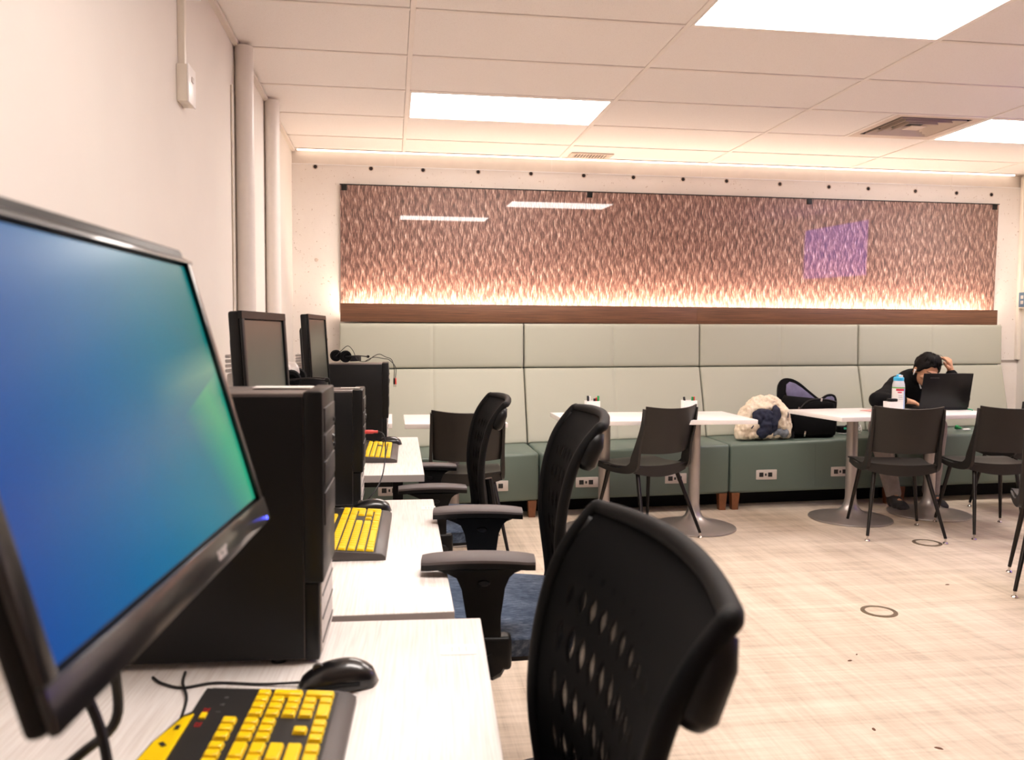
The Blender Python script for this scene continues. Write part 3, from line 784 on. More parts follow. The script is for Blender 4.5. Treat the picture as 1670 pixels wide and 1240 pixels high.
# sitter faces the left wall (-x): rotate local +y onto -x
FL = PI/2
make_task_chair('black mesh task chair nearest to camera, its back filling the lower middle', .043, .957, FL, .558, .665, base_rz=.9)
make_task_chair('black mesh task chair with blue seat at the middle desk', .235, 2.115, FL-.10, .605, .773)
make_task_chair('black mesh task chair with blue seat at the farthest desk', .168, 3.40, FL, .545, .700, base_rz=.6)

# ------------------------------------------------------------------ brown plastic stacking chairs (local: faces +y)
def make_shell_chair(label, x, y, rz):
    t = thing('stacking_chair', label, 'chair', (x, y, 0), rz, 'dark brown plastic stacking chairs')
    # backrest: curved panel, upper corners swept
    zs = [.548, .58, .63, .69, .75, .80, .824]; g = []
    for i, z in enumerate(zs):
        f = (z-.548)/.276; o = -.222-.075*f; row = []; h = .192+.012*f
        for j in range(17):
            u = -1+2*j/16; dzt = (.016*u*u if i == len(zs)-1 else 0)
            row.append((h*u, o+.055*abs(u)**2.3, z+dzt-(.006*(1-u*u) if i == 0 else 0)))
        g.append(row)
    bm = new_bm(); slab(bm, g, .009); obj('backrest', bm, 'chair_shell', t, ang=1.0)
    # side rails running from the top of the back down into the seat and forward
    for s in (-1, 1):
        bm = new_bm()
        path = smooth_path([(s*.206, -.236, .822), (s*.206, -.222, .72), (s*.206, -.182, .60), (s*.208, -.160, .52), (s*.210, -.140, .462), (s*.215, -.06, .432), (s*.222, .06, .425), (s*.228, .18, .440)], 4)
        n = len(path); rings = []
        for i, p in enumerate(path):
            f = i/(n-1); tn = (path[min(i+1, n-1)]-path[max(i-1, 0)]).normalized(); side = Vector((1, 0, 0)); nn = tn.cross(side).normalized()
            w = .006+.004*math.sin(PI*f); d = .014+.022*math.exp(-((f-.50)/.2)**2)
            rings.append([bm.verts.new(p+side*a*w+nn*b*d) for a, b in ((-1, -1), (1, -1), (1, 1), (-1, 1))])
        for a, b in zip(rings, rings[1:]):
            for k in range(4): bm.faces.new((a[k], a[(k+1) % 4], b[(k+1) % 4], b[k]))
        bm.faces.new(rings[0][::-1]); bm.faces.new(rings[-1])
        obj('side_rail', bm, 'chair_shell', t, ang=.9)
    # seat
    g = []
    for i in range(13):
        v = i/12; yy = -.165+.40*v; row = []
        for j in range(15):
            u = -1+2*j/14; h = .203+.026*v
            z = .452-.012*math.sin(PI*min(1, v*1.2))+.012*abs(u)**3*(1-v)-.022*max(0, v-.75)**1.5*6*(.25)+.004*u*u
            row.append((h*u, yy+.012*(1-u*u)*(v > .9), z))
        g.append(row)
    bm = new_bm(); slab(bm, g, .010)
    obj('seat', bm, 'chair_shell', t, ang=1.0)
    bm = new_bm(); slab(bm, [[(.205*u, -.150-.020*(1-u*u), z+dz_*u*u) for u in [q/7-1 for q in range(15)]] for z, dz_ in ((.462, .012), (.455, .010), (.420, .014), (.392, .030))], .010); obj('rear_lip', bm, 'chair_shell', t)
    bm = new_bm(); box(bm, -.15, .15, -.12, .17, .405, .428, bev=.008); obj('under_frame', bm, 'black_plastic', t)
    for (a, b), (c, d) in zip(((-.155, -.115), (.155, -.115), (-.165, .15), (.165, .15)), ((-.228, -.27), (.228, -.27), (-.222, .225), (.222, .225))):
        f = .032/.42; e = Vector((c, d, .032)); sdir = (Vector((a, b, .42))-e)
        bm = new_bm(); tube(bm, [(a, b, .425), e], [.0145, .009], 12); lg = obj('leg', bm, 'chair_leg', t)
        bm = new_bm(); lathe(bm, [(0, 0), (.013, 0), (.0165, .004), (.012, .010), (.006, .014), (.006, .032), (0, .032)], 14, (c, d)); obj('foot_glide', bm, 'chrome', lg)
    return t
make_shell_chair('dark brown plastic chair behind the farthest task chair', .43, 4.93, -.02)
make_shell_chair('dark brown plastic chair at the two joined tables, turned slightly left', 1.592, 5.113, .408)
make_shell_chair('dark brown plastic chair in front of the laptop and water bottle', 3.208, 4.952, -.278)
make_shell_chair('dark brown plastic chair right of the laptop, near right frame edge', 3.865, 4.938, -.142)
make_shell_chair('dark brown plastic chair cut by right frame edge, only legs showing', 3.345, 3.71, -.62)
make_shell_chair('dark brown plastic chair at far right, behind the others', 4.50, 5.42, .05)

# ------------------------------------------------------------------ monitors
def make_monitor(label, loc, rz, tilt, W, Hh, bez, bot, screen, gloss, stand=None, th=.05):
    """local: screen faces -y, x to the right of the viewer; loc = centre of the screen"""
    t = thing('monitor', label, 'monitor', (loc[0], loc[1], ZD), rz, 'flat computer monitors on the desks')
    T = Matrix.Translation((0, 0, loc[2]-ZD)) @ Matrix.Rotation(tilt, 4, 'X')
    x, z0, z1 = W/2+bez, -Hh/2-bot, Hh/2+bez+(.004 if tilt < -.2 else 0)
    def B(name, dims, mat, bev=.002, par=t, seg=2):
        bm = new_bm(); box(bm, *dims, bev=bev, seg=seg, T=T); return obj(name, bm, mat, par)
    B('casing', (-x, x, .0012, th*.55, z0, z1-(.0015 if tilt < -.2 else 0)), 'black_plastic', .006)
    B('rear_bulge', (-x*.7, x*.7, th*.5, th, z0*.7, z1*.7), 'black_plastic', .015)
    bm = new_bm()
    ch = .016 if tilt < -.2 else 0
    for d in ((-x, x, -.006, .001, z0, -Hh/2), (-x, -W/2, -.006, .001, -Hh/2, Hh/2), (W/2, x-ch*.4, -.006, .001, -Hh/2, Hh/2)): box(bm, *d, bev=.0015, T=T)
    # the top strip slopes back toward the rear edge
    for v in prism(bm, [(-.006, Hh/2), (.004, Hh/2), (.004+ch, z1), (-.006+ch*1.3, z1), (-.006, Hh/2+.003)], -x, x, axis='X'): v.co = T @ v.co
    bz = obj('bezel', bm, gloss, t)
    bm = new_bm(); L = bm.loops.layers.uv.verify()
    e_ = .0035
    q = [bm.verts.new(T @ Vector(p)) for p in ((-W/2+e_, -.001, -Hh/2+e_), (W/2-e_, -.001, -Hh/2+e_), (W/2-e_, -.001, Hh/2-e_), (-W/2+e_, -.001, Hh/2-e_))]
    f = bm.faces.new(q)
    for lp, uv in zip(f.loops, ((0, 0), (1, 0), (1, 1), (0, 1))): lp[L].uv = uv
    obj('screen', bm, screen, t, smooth=False)
    return t, T
mt, T1 = make_monitor('large lit monitor with blue and green desktop picture, nearest to camera', (-.2255, .7917, 1.2094), 1.502, -.281, .532, .299, .019, .030, 'screen_picture', 'black_gloss', th=.030)
bm = new_bm(); lathe(bm, [(0, .0003), (.0022, .0002), (.0024, 0)], 12, T=T1 @ mtx((.270, -.006, -.1745), rx=PI/2)); tag(obj('power_light', bm, 'led_blue', mt), 'small blue power light')
def text_mesh(s, size, mat, parent, Mx, name='lettering', depth=.0004, bold=0.0):
    cu = bpy.data.curves.new('t', 'FONT'); cu.body = s; cu.size = size; cu.align_x = 'CENTER'; cu.align_y = 'CENTER'; cu.extrude = depth; cu.offset = bold; cu.resolution_u = 2
    o = bpy.data.objects.new('t', cu); COL.objects.link(o); bpy.context.view_layer.update()
    me = bpy.data.meshes.new_from_object(o.evaluated_get(bpy.context.evaluated_depsgraph_get())); bpy.data.objects.remove(o)
    me.transform(Mx); me.materials.clear(); me.materials.append(M[mat]); r = bpy.data.objects.new(name, me); COL.objects.link(r); r.parent = parent; return r
text_mesh('acer', .019, 'tower_grille', mt, T1 @ mtx((.075, -.0062, -.1650), rx=PI/2), 'maker_lettering', bold=.0004)
# pole arm carrying the near monitor
bm = new_bm(); tube(bm, [(0, .33, .0), (0, .33, .50)], .018, 14); lathe(bm, [(0, 0), (.05, 0), (.05, .012), (0, .012)], 24, (0, .33)); obj('pole', bm, 'black_plastic', mt)
bm = new_bm(); tube(bm, [(0, .33, .47), (0, .18, .475), (0, .045, .478)], .014, 10); box(bm, -.05, .05, .035, .05, .43, .53, bev=.004); obj('support_arm', bm, 'black_plastic', mt)

def stand(t, T, zlow, cz, back=.055):
    bm = new_bm(); box(bm, -.04, .04, back, back+.035, .016, cz, bev=.006)
    for q in range(4): box(bm, -.042, .042, back-.002, back+.037, cz+.002+q*.012, cz+.010+q*.012, bev=.002)
    obj('stand_column', bm, 'tower_grille', t)
    bm = new_bm(); box(bm, -.12, .12, back-.09, back+.08, 0, .016, bev=.005); obj('stand_base', bm, 'black_plastic', t)
mt, T2 = make_monitor('switched-off monitor with grey-green reflections coloured in, standing behind the nearest tower', (-.307, 2.155, 1.148), 1.42, -.06, .320, .31, .018, .022, 'screen_off', 'black_plastic')
stand(mt, T2, .9, .44)
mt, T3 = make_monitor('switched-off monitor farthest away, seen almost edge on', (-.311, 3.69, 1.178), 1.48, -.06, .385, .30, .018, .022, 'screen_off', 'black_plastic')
stand(mt, T3, .9, .40)

# ------------------------------------------------------------------ computer towers (local: front faces +x, origin at front near bottom corner)
def make_tower(label, x, y, rz, W, Hh, D, bays=3):
    t = thing('computer_tower', label, 'computer', (x, y, ZD), rz, 'black computer towers on the desks')
    bobj('body', (-D, -.035, .002, W-.002, .008, Hh-.003), 'tower_top', t, bev=.002)
    bobj('side_panel', (-D+.01, -.036, -.0015, .002, .010, Hh-.008), 'tower_side', t, bev=.001)
    bobj('side_panel', (-D+.01, -.036, W-.002, W+.0015, .010, Hh-.008), 'tower_side', t, bev=.001)
    bobj('front_bezel', (-.036, -.004, 0, W, .30*Hh, Hh), 'black_plastic', t, bev=.004)
    bobj('front_bezel', (-.036, -.012, .004, W-.004, .005, .30*Hh-.001), 'black_plastic', t, bev=.003)
    bobj('lower_grille', (-.013, -.008, .010, W-.010, .015, .29*Hh), 'tower_grille', t, bev=.002)
    for q in range(6): bobj('grille_rib', (-.009, -.0068, .014, W-.014, .03+q*.035*Hh/.4, .034+q*.035*Hh/.4), 'tower_front', t, bev=0) if .034+q*.035*Hh/.4 < .28*Hh else None
    z = Hh-.028
    for q in range(bays):
        d = bobj('drive_bay', (-.006, -.0015, .016, W-.016, z-.040, z), 'tower_front', t, bev=.0015)
        if q < 2: bobj('eject_button', (-.0015, .0005, W-.045, W-.030, z-.034, z-.028), 'black_plastic', d, bev=.0005)
        z -= .0445
    bobj('port_panel', (-.006, -.0015, .016, W-.016, z-.060, z-.006), 'tower_front', t, bev=.0015)
    bm = new_bm(); lathe(bm, [(0, .003), (.007, .0025), (.009, 0), (.009, -.003)], 16, T=mtx((-.0015, W*.72, Hh-.092), ry=PI/2)); obj('power_button', bm, 'black_gloss', t)
    for a in (-D+.05, -.08):
        for b in (.02, W-.02):
            bm = new_bm(); lathe(bm, [(0, 0), (.012, 0), (.012, .009), (0, .009)], 12, (a, b)); obj('foot', bm, 'black_plastic', t)
    return t
make_tower('tall black computer tower directly behind the nearest monitor', -.106, 1.372, -.03, .186, .447, .44)
make_tower('black computer tower on the middle desk with a pink plug in front', -.084, 2.605, -.01, .178, .366, .40)
make_tower('black computer tower on the farthest desk, headset lying on top', -.012, 4.172, -.01, .178, .392, .40)
bobj_ = new_bm(); box(bobj_, -.05, .05, -.022, .022, 0, .0006); tag(obj('paper_label', bobj_, 'label_white', loc=(-.185, 1.49, ZD+.4472), rot=(0, 0, -.03)), 'pale paper label on top of the nearest tower', 'label')
bobj_ = new_bm(); box(bobj_, -.03, .03, -.018, .018, 0, .0006); tag(obj('paper_label', bobj_, 'label_white', loc=(-.13, 2.70, ZD+.3662)), 'pale paper label on top of the middle tower', 'label')

# ------------------------------------------------------------------ large-print yellow keyboards (local: x to the typist's right, y away from the typist)
GLYPHS = {}
def make_keyboard(label, x, y, rz, detail=True):
    """origin: front right corner on the desk"""
    t = thing('keyboard', label, 'keyboard', (x, y, ZD), rz, 'yellow large print keyboards')
    W, D = .488, .215
    bm = new_bm()
    prism(bm, [(-.000, 0), (0, .010), (.010, .0165), (.027, .018), (D-.012, .030), (D, .026), (D, .004), (.02, 0)], -W, 0, bev=.004, axis='X')
    # axis X: outline is (y,z)
    rr = [v for v in bm.verts]
    for v in rr:      # round the rear corners
        if v.co.y > D-.03: pass
    obj('case', bm, 'keyboard_case', t)
    sl = .012/ (D-.046)
    def zt(yy): return .0172+max(0, yy-.027)*sl
    bm = new_bm(); box(bm, -W+.008, -.008, .025, D-.004, 0, .0008, bev=0)
    for v in bm.verts: v.co.z += zt(v.co.y)+.0004
    obj('well', bm, 'keyboard_well', t, smooth=False)
    U = .0222; x0 = -W+.012; rows_y = [.029+U*k for k in range(5)]
    keys = []
    def row(r, start, ws, txt):
        xx = start
        for w, s in zip(ws, txt):
            if s is not None: keys.append((xx, rows_y[r], w, 1, s))
            xx += w
    row(4, 0, [1]*13+[2], list('`1234567890-=')+['Back'])
    row(3, 0, [1.5]+[1]*12+[1.5], ['Tab']+list('QWERTYUIOP[]')+['\\'])
    row(2, 0, [1.75]+[1]*11+[2.25], ['Caps']+list("ASDFGHJKL;'")+['Enter'])
    row(1, 0, [2.25]+[1]*10+[2.75], ['Shift']+list('ZXCVBNM,./')+['Shift'])
    row(0, 0, [1.25]*3+[6.25]+[1.25]*4, ['Ctrl', '', 'Alt', '', 'Alt', '', '', 'Ctrl'])
    nx = 15.25
    row(4, nx, [1]*3, ['Ins', 'Hm', 'PU']); row(3, nx, [1]*3, ['Del', 'End', 'PD'])
    row(1, nx+1, [1], ['^']); row(0, nx, [1]*3, ['<', 'v', '>'])
    px_ = nx+3.25
    row(4, px_, [1]*4, ['Nm', '/', '*', '-']); row(3, px_, [1]*3, ['7', '8', '9']); row(2, px_, [1]*3, ['4', '5', '6']); row(1, px_, [1]*3, ['1', '2', '3']); row(0, px_, [2, 1], ['0', '.'])
    keys.append((px_+3, rows_y[2], 1, 2, '+')); keys.append((px_+3, rows_y[0], 1, 2, 'En'))
    fy = rows_y[4]+U*1.28
    for k, s in enumerate(['Esc', None, 'F1', 'F2', 'F3', 'F4', None, 'F5', 'F6', 'F7', 'F8', None, 'F9', 'F10', 'F11', 'F12']):
        if s: keys.append(({0: 0}.get(k, (k if k < 6 else (k-.5 if k < 11 else k-1))), fy, 1, 1, s))
    for k, s in enumerate(['PS', 'SL', 'Br']): keys.append((nx+k, fy, 1, 1, s))
    meshes = {}
    sc = (W-.024)/((px_+4)*U)
    leg = new_bm(); texts = []
    for kx, ky, kw, kh, s in keys:
        w, d = kw*U*sc-.0016, kh*U-.0016
        key = (round(w, 4), round(d, 4))
        if key not in meshes:
            bm = new_bm(); h = .0095
            box(bm, 0, w, 0, d, 0, h)
            for v in bm.verts:
                if v.co.z > h/2: v.co.x = w/2+(v.co.x-w/2)*(1-.005/w*1.0); v.co.y = d/2+(v.co.y-d/2)*(1-.005/d)
            bmesh.ops.bevel(bm, geom=[e for e in bm.edges if all(v.co.z > h/2 for v in e.verts)]+[e for e in bm.edges if abs(e.verts[0].co.z-e.verts[1].co.z) > h/2], offset=.0012, segments=1, affect='EDGES')
            o = obj('key', bm, 'key_yellow', t); meshes[key] = o
        else:
            o = meshes[key].copy(); COL.objects.link(o)
        o.location = (x0+kx*U*sc, ky, zt(ky+d/2)-.0035); o.rotation_euler = (math.atan(sl), 0, 0)
        if s: texts.append((s, x0+kx*U*sc+w/2, ky+d/2, zt(ky+d/2)+.0062))
    # printed legends, one flat print on all the keys
    allv = bmesh.new(); cache = GLYPHS
    for s, tx, ty, tz in texts:
        if s not in cache:
            cu = bpy.data.curves.new('t', 'FONT'); cu.body = s; cu.size = .0165 if len(s) == 1 else .0088; cu.align_x = 'CENTER'; cu.align_y = 'CENTER'; cu.offset = .0004; cu.resolution_u = 1
            o = bpy.data.objects.new('t', cu); COL.objects.link(o); bpy.context.view_layer.update()
            cache[s] = bpy.data.meshes.new_from_object(o.evaluated_get(bpy.context.evaluated_depsgraph_get())); bpy.data.objects.remove(o)
        b = bmesh.new(); b.from_mesh(cache[s]); b.transform(mtx((tx, ty, tz), rx=math.atan(sl)))
        vm = [allv.verts.new(v.co) for v in b.verts]
        for f in b.faces:
            try: allv.faces.new([vm[v.index] for v in f.verts])
            except ValueError: pass
        b.free()
    lg = obj('key_legends', allv, 'legend_black', t, smooth=False); lg['kind'] = 'stuff'
    # rear strip: yellow media arc, red lettering, indicator marks
    bm = new_bm(); prism(bm, [(-.395, D-.010), (-.095, D-.010), (-.105, D+.002), (-.17, D+.018), (-.244, D+.026), (-.318, D+.018), (-.385, D+.002)], .0315, .0345, bev=.001, axis='Z'); obj('media_strip', bm, 'key_yellow', t)
    bm = new_bm(); prism(bm, [(-.41, D-.004), (-.08, D-.004), (-.092, D+.006), (-.165, D+.022), (-.244, D+.030), (-.323, D+.022), (-.398, D+.006)], .004, .0312, bev=.001, axis='Z'); obj('rear_arc', bm, 'keyboard_well', t)
    for q in range(6):
        bm = new_bm(); box(bm, -.006, .006, -.003, .003, .0, .0006); obj('media_mark', bm, 'legend_black', t, smooth=False, loc=(-.135-q*.044, D+.000+.008*math.sin(PI*q/5), .0346), rot=(0, 0, .6*q))
    for q, s in enumerate(('OLD', 'LITE')):
        pass
    bm = new_bm(); box(bm, 0, .016, 0, .008, 0, .004, bev=.001); obj('light_button', bm, 'key_yellow', t, loc=(-.105, D-.026, zt(D-.026)+.0005))
    for q in (-.128, -.086):
        text_mesh('EZ', .011, 'legend_red', t, mtx((q+.008, D-.022, zt(D-.022)+.0016)), 'red_lettering')
    for q, s in enumerate('1A#'):
        text_mesh(s, .009, 'legend_grey', t, mtx((-.082+q*.022, D-.038, zt(D-.038)+.0016)), 'indicator_mark')
    return t
KR = PI/2        # typist faces -x: local x (right) -> +y, local y (away) -> -x
make_keyboard('yellow large print keyboard nearest to camera, cut by bottom frame edge', -.052, 1.222, KR-.05)
make_keyboard('yellow large print keyboard on the middle desk', .0, 2.477, KR-.03)
make_keyboard('yellow large print keyboard on the farthest desk', .032, 3.985, KR-.02)

# ------------------------------------------------------------------ mice (local: front of the mouse faces +y)
def make_mouse(label, x, y, rz):
    t = thing('mouse', label, 'mouse', (x, y, ZD), rz, 'black computer mice')
    nv, nu = 14, 16; L, Wd, Hh = .062, .033, .039
    bm = new_bm(); A = []
    for i in range(nv+1):
        v = -1+2*i/nv; f = math.sqrt(max(0, 1-abs(v)**2.6)); w = Wd*f*(1-.10*math.cos(v*2.2+.3)); 
        h = Hh*f**.8*(.62+.38*math.cos((v+.25)*1.35)); row = []
        for j in range(nu+1):
            a = PI*j/nu; row.append(bm.verts.new((w*math.cos(a)*(1+.06*math.sin(a)), L*v, .003+h*math.sin(a)**.75)))
        A.append(row)
    for i in range(nv):
        for j in range(nu): bm.faces.new((A[i][j], A[i][j+1], A[i+1][j+1], A[i+1][j]))
    bmesh.ops.remove_doubles(bm, verts=bm.verts, dist=1e-5); bmesh.ops.holes_fill(bm, edges=[e for e in bm.edges if e.is_boundary])
    obj('shell', bm, 'black_gloss', t, ang=1.2)
    bm = new_bm(); tube(bm, [(-.030, -.03, .012), (-.0315, 0, .013), (-.028, .035, .010)], .003, 6); obj('side_grip', bm, 'black_matte', t)
    bm = new_bm(); tube(bm, [(.030, -.03, .012), (.0315, 0, .013), (.028, .035, .010)], .003, 6); obj('side_grip', bm, 'black_matte', t)
    bm = new_bm(); lathe(bm, [(0, -.0035), (.008, -.0035), (.009, -.002), (.009, .002), (.008, .0035), (0, .0035)], 16, T=mtx((0, .030, .030), ry=PI/2)); obj('scroll_wheel', bm, 'keyboard_case', t)
    bm = new_bm(); box(bm, -.0006, .0006, .02, .052, .012, .034); obj('button_split', bm, 'black_matte', t, smooth=False) if False else bm.free()
    return t
make_mouse('black mouse on nearest desk beside the yellow keyboard', -.082, 1.282, PI/2+.12)
make_mouse('black mouse on the middle desk behind the keyboard', -.062, 2.535, PI/2+.1)
make_mouse('black mouse on the farthest desk by the tower foot', -.012, 4.06, PI/2)

# ------------------------------------------------------------------ cables and headsets
def cable(label, pts, r=.0022, name='cable', mat='cable_black', k=8, group=None):
    bm = new_bm(); tube(bm, smooth_path(pts, k), r, 8); return tag(obj(name, bm, mat), label, 'cable', group)
zc = ZD+.0026
cable('thin black mouse cable running left across the nearest desk', [(-.136, 1.288, ZD+.006), (-.20, 1.298, zc), (-.27, 1.312, zc), (-.315, 1.30, zc), (-.35, 1.32, zc), (-.37, 1.345, zc)])
cable('thin black keyboard cable from yellow strip up to the tower', [(-.284, 1.150, ZD+.02), (-.292, 1.19, zc), (-.30, 1.26, zc), (-.317, 1.31, zc+.003), (-.325, 1.36, zc)])
cable('thick black monitor cable hanging straight and bending left', [(-.285, .90, 1.03), (-.285, .90, .93), (-.285, .90, .868), (-.31, .86, .85), (-.36, .80, .82), (-.42, .72, .76), (-.50, .66, ZD+.006)], .0055, k=6)
cable('thick black monitor cable curving down to the right', [(-.318, .88, 1.04), (-.318, .88, .945), (-.290, .868, .875), (-.270, .84, .82), (-.255, .82, .765), (-.26, .78, ZD+.006), (-.32, .70, ZD+.006)], .0055, k=6)
cable('black cable looped on nearest desk at left frame edge', [(-.60, .92, ZD+.004), (-.545, 1.02, ZD+.004), (-.505, 1.06, ZD+.004), (-.49, 1.04, ZD+.004), (-.52, .98, ZD+.004), (-.58, .86, ZD+.004)], .004)
def make_headset(label, x, y, z, rz, cup_rot=0, up=False):
    """headband lies flat around the local origin; cups at both ends"""
    t = thing('headset', label, 'headset', (x, y, z), rz, 'black headsets')
    bm = new_bm(); R = .075
    pts = [(R*math.cos(a), R*1.1*math.sin(a), .018) for a in [PI*(.02+.96*q/16) for q in range(17)]]
    g = [[(p[0]*s, p[1]*s, .006+.024*w) for w in (0, .5, 1)] for p in pts for s in (1,)]
    slab(bm, g, .004); obj('headband', bm, 'black_plastic', t, ang=1.2)
    for s in (-1, 1):
        Tm = mtx((s*(R+.002), -.018, .031), ry=PI/2)
        bm = new_bm(); lathe(bm, [(0, -.014), (.022, -.014), (.029, -.008), (.030, .002), (.026, .012), (.016, .012), (.012, .006), (0, .006)], 20, T=Tm); obj('ear_cup', bm, 'black_cloth', t)
        bm = new_bm(); tube(bm, [(s*R, .004, .019), (s*(R+.004), -.012, .031)], .006, 8); obj('cup_arm', bm, 'black_plastic', t)
    bm = new_bm(); tube(bm, smooth_path([(R+.014, -.022, .03), (R+.035, .03, .035), (R+.02, .085, .03)], 5), .003, 6); lathe(bm, [(0, -.008), (.007, -.006), (.007, .006), (0, .008)], 10, T=mtx((R+.02, .09, .03), ry=PI/2)); obj('microphone', bm, 'black_plastic', t)
    return t
zt2, zt3 = ZD+.3665, ZD+.3925
make_headset('black headset on the middle tower, round ear pad facing the camera', -.285, 2.70, zt2, -PI/2)
make_headset('black headset lying on the farthest tower among its cables', -.235, 4.27, zt3, -1.2)
cable('black headset cable looping over the farthest tower', [(-.275, 4.24, zt3+.03), (-.245, 4.22, zt3+.06), (-.215, 4.22, zt3+.082), (-.19, 4.21, zt3+.06), (-.165, 4.20, zt3+.012), (-.12, 4.20, zt3+.008), (-.09, 4.21, zt3+.03), (-.06, 4.21, zt3+.042), (-.03, 4.22, zt3+.028), (.0, 4.22, zt3+.014), (.012, 4.21, zt3-.03), (.012, 4.20, zt3-.075)], .0018)
cable('second strand of headset cable lying across the farthest tower', [(-.13, 4.23, zt3+.006), (-.09, 4.215, zt3+.026), (-.04, 4.215, zt3+.020), (-.01, 4.215, zt3+.012), (.020, 4.205, zt3-.025), (.019, 4.20, zt3-.075)], .0018)
for (x, mat), lab in zip(((.012, 'cable_black'), (.020, 'plug_red')), ('black audio plug hanging beside the farthest tower', 'red audio plug hanging beside the farthest tower')):
    t = thing('audio_plug', lab, 'plug', (x, 4.2, zt3-.12))
    bm = new_bm(); lathe(bm, [(0, .045), (.0025, .045), (.0042, .038), (.0042, .014), (.003, .012), (0, .012)], 12); obj('plug_sleeve', bm, mat, t)
    bm = new_bm(); lathe(bm, [(0, .013), (.0017, .013), (.0017, 0), (0, -.001)], 10); obj('plug_tip', bm, 'chrome', t)
t = thing('audio_plug', 'pink audio plug sticking out of the middle tower front', 'plug', (-.086, 2.70, ZD+.225))
bm = new_bm(); lathe(bm, [(0, -.004), (.0055, -.004), (.0062, .004), (.0062, .026), (.0045, .030), (.0045, .042), (0, .042)], 14, T=mtx((0, 0, 0), ry=PI/2)); obj('plug_sleeve', bm, 'plug_red', t)
cable('black cable drooping from the pink plug past the tower', [(-.044, 2.70, ZD+.225), (-.026, 2.695, ZD+.215), (-.020, 2.68, ZD+.17), (-.028, 2.64, ZD+.10), (-.05, 2.60, ZD+.055), (-.085, 2.585, ZD+.02), (-.13, 2.575, zc), (-.17, 2.55, zc)], .0022)
cable('black cable behind the middle desk, hanging near headset', [(-.22, 2.74, zt2+.004), (-.25, 2.765, zt2+.02), (-.27, 2.80, zt2-.02), (-.27, 2.80, zt2-.15), (-.27, 2.80, ZD+.003)], .0022)
# crumpled clear bag on the middle tower and a pale pouch behind the second monitor
def lumps(balls, name, mat, vox=.006, parent=None, rough=.0, seed=0, smooth=2):
    bm = new_bm()
    for c, r in balls:
        r = r if isinstance(r, (tuple, list)) else (r, r, r)
        bmesh.ops.create_icosphere(bm, subdivisions=3, radius=1, matrix=Matrix.Translation(c) @ Matrix.Diagonal((*r, 1)))
    me = bpy.data.meshes.new('tmp'); bm.to_mesh(me); bm.free()
    o = bpy.data.objects.new('tmp', me); COL.objects.link(o)
    md = o.modifiers.new('r', 'REMESH'); md.mode = 'VOXEL'; md.voxel_size = vox
    ms = o.modifiers.new('s', 'SMOOTH'); ms.iterations = smooth; ms.factor = .5
    bpy.context.view_layer.update()
    m2 = bpy.data.meshes.new_from_object(o.evaluated_get(bpy.context.evaluated_depsgraph_get())); bpy.data.objects.remove(o)
    if rough:
        for v in m2.vertices: v.co += v.normal*rough*noise.noise(v.co*38+Vector((seed, 0, 0))) + v.normal*rough*.8*noise.noise(v.co*14+Vector((seed, 5, 0)))
    m2.materials.clear(); m2.materials.append(M[mat]); m2.shade_smooth()
    r = bpy.data.objects.new(name, m2); COL.objects.link(r)
    if parent: r.parent = parent
    return r
o = lumps([((-.355, 2.70, zt2+.035), (.04, .03, .036)), ((-.325, 2.71, zt2+.05), (.035, .03, .03)), ((-.375, 2.68, zt2+.02), (.03, .03, .021))], 'clear_bag', 'clear_plastic', .007, rough=.012); tag(o, 'crumpled pale plastic bag behind the headset on middle tower', 'bag')
# ------------------------------------------------------------------ things on the pedestal tables
ZT = .74
def pen_box(label, x, y, rz, pens, h=.088):
    t = thing('pen_holder', label, 'pen holder', (x, y, ZT), rz, 'white pen holders on the tables')
    bm = new_bm(); w = .045; d = .035
    for a in ((-w, w, -d, -d+.003), (-w, w, d-.003, d), (-w, -w+.003, -d+.003, d-.003), (w-.003, w, -d+.003, d-.003)): box(bm, *a, 0, h)
    box(bm, -w+.003, w-.003, -d+.003, d-.003, 0, .003); obj('holder_box', bm, 'white_plastic', t, smooth=False)
    for px_, py_, lean, mat, top in pens:
        bm = new_bm(); e = Vector((px_+lean, py_, top)); b = Vector((px_, py_, .004)); dr = (e-b).normalized()
        tube(bm, [b, e-dr*.03], .0065, 10); tube(bm, [e-dr*.03, e-dr*.002, e], [.0078, .0078, .005], 10); tag(obj('marker', bm, mat, t))
    return t
pen_box('white pen holder on left joined table, with black, white and green markers', 1.316, 5.40, 0, [(-.028, 0, -.002, 'marker_black', .122), (-.012, .005, -.006, 'white_plastic', .118), (.014, -.005, 0, 'marker_black', .104), (.028, .006, .003, 'marker_red', .110), (.032, -.012, .006, 'marker_green', .122)])
pen_box('white pen holder on right joined table, with dark, green and red markers', 1.985, 5.40, 0, [(-.022, 0, -.015, 'marker_black', .112), (.018, .0, .006, 'marker_green', .112), (.026, .008, .010, 'marker_red', .112)])
t = pen_box('white pen holder in front of the water bottle', 3.478, 5.42, .12, [], .070)
bobj('eraser', (-.034, .034, -.018, .018, .068, .090), 'black_plastic', t, bev=.006)
bobj('eraser_felt', (-.033, .033, -.017, .017, .058, .068), 'keyboard_case', t, bev=.002)

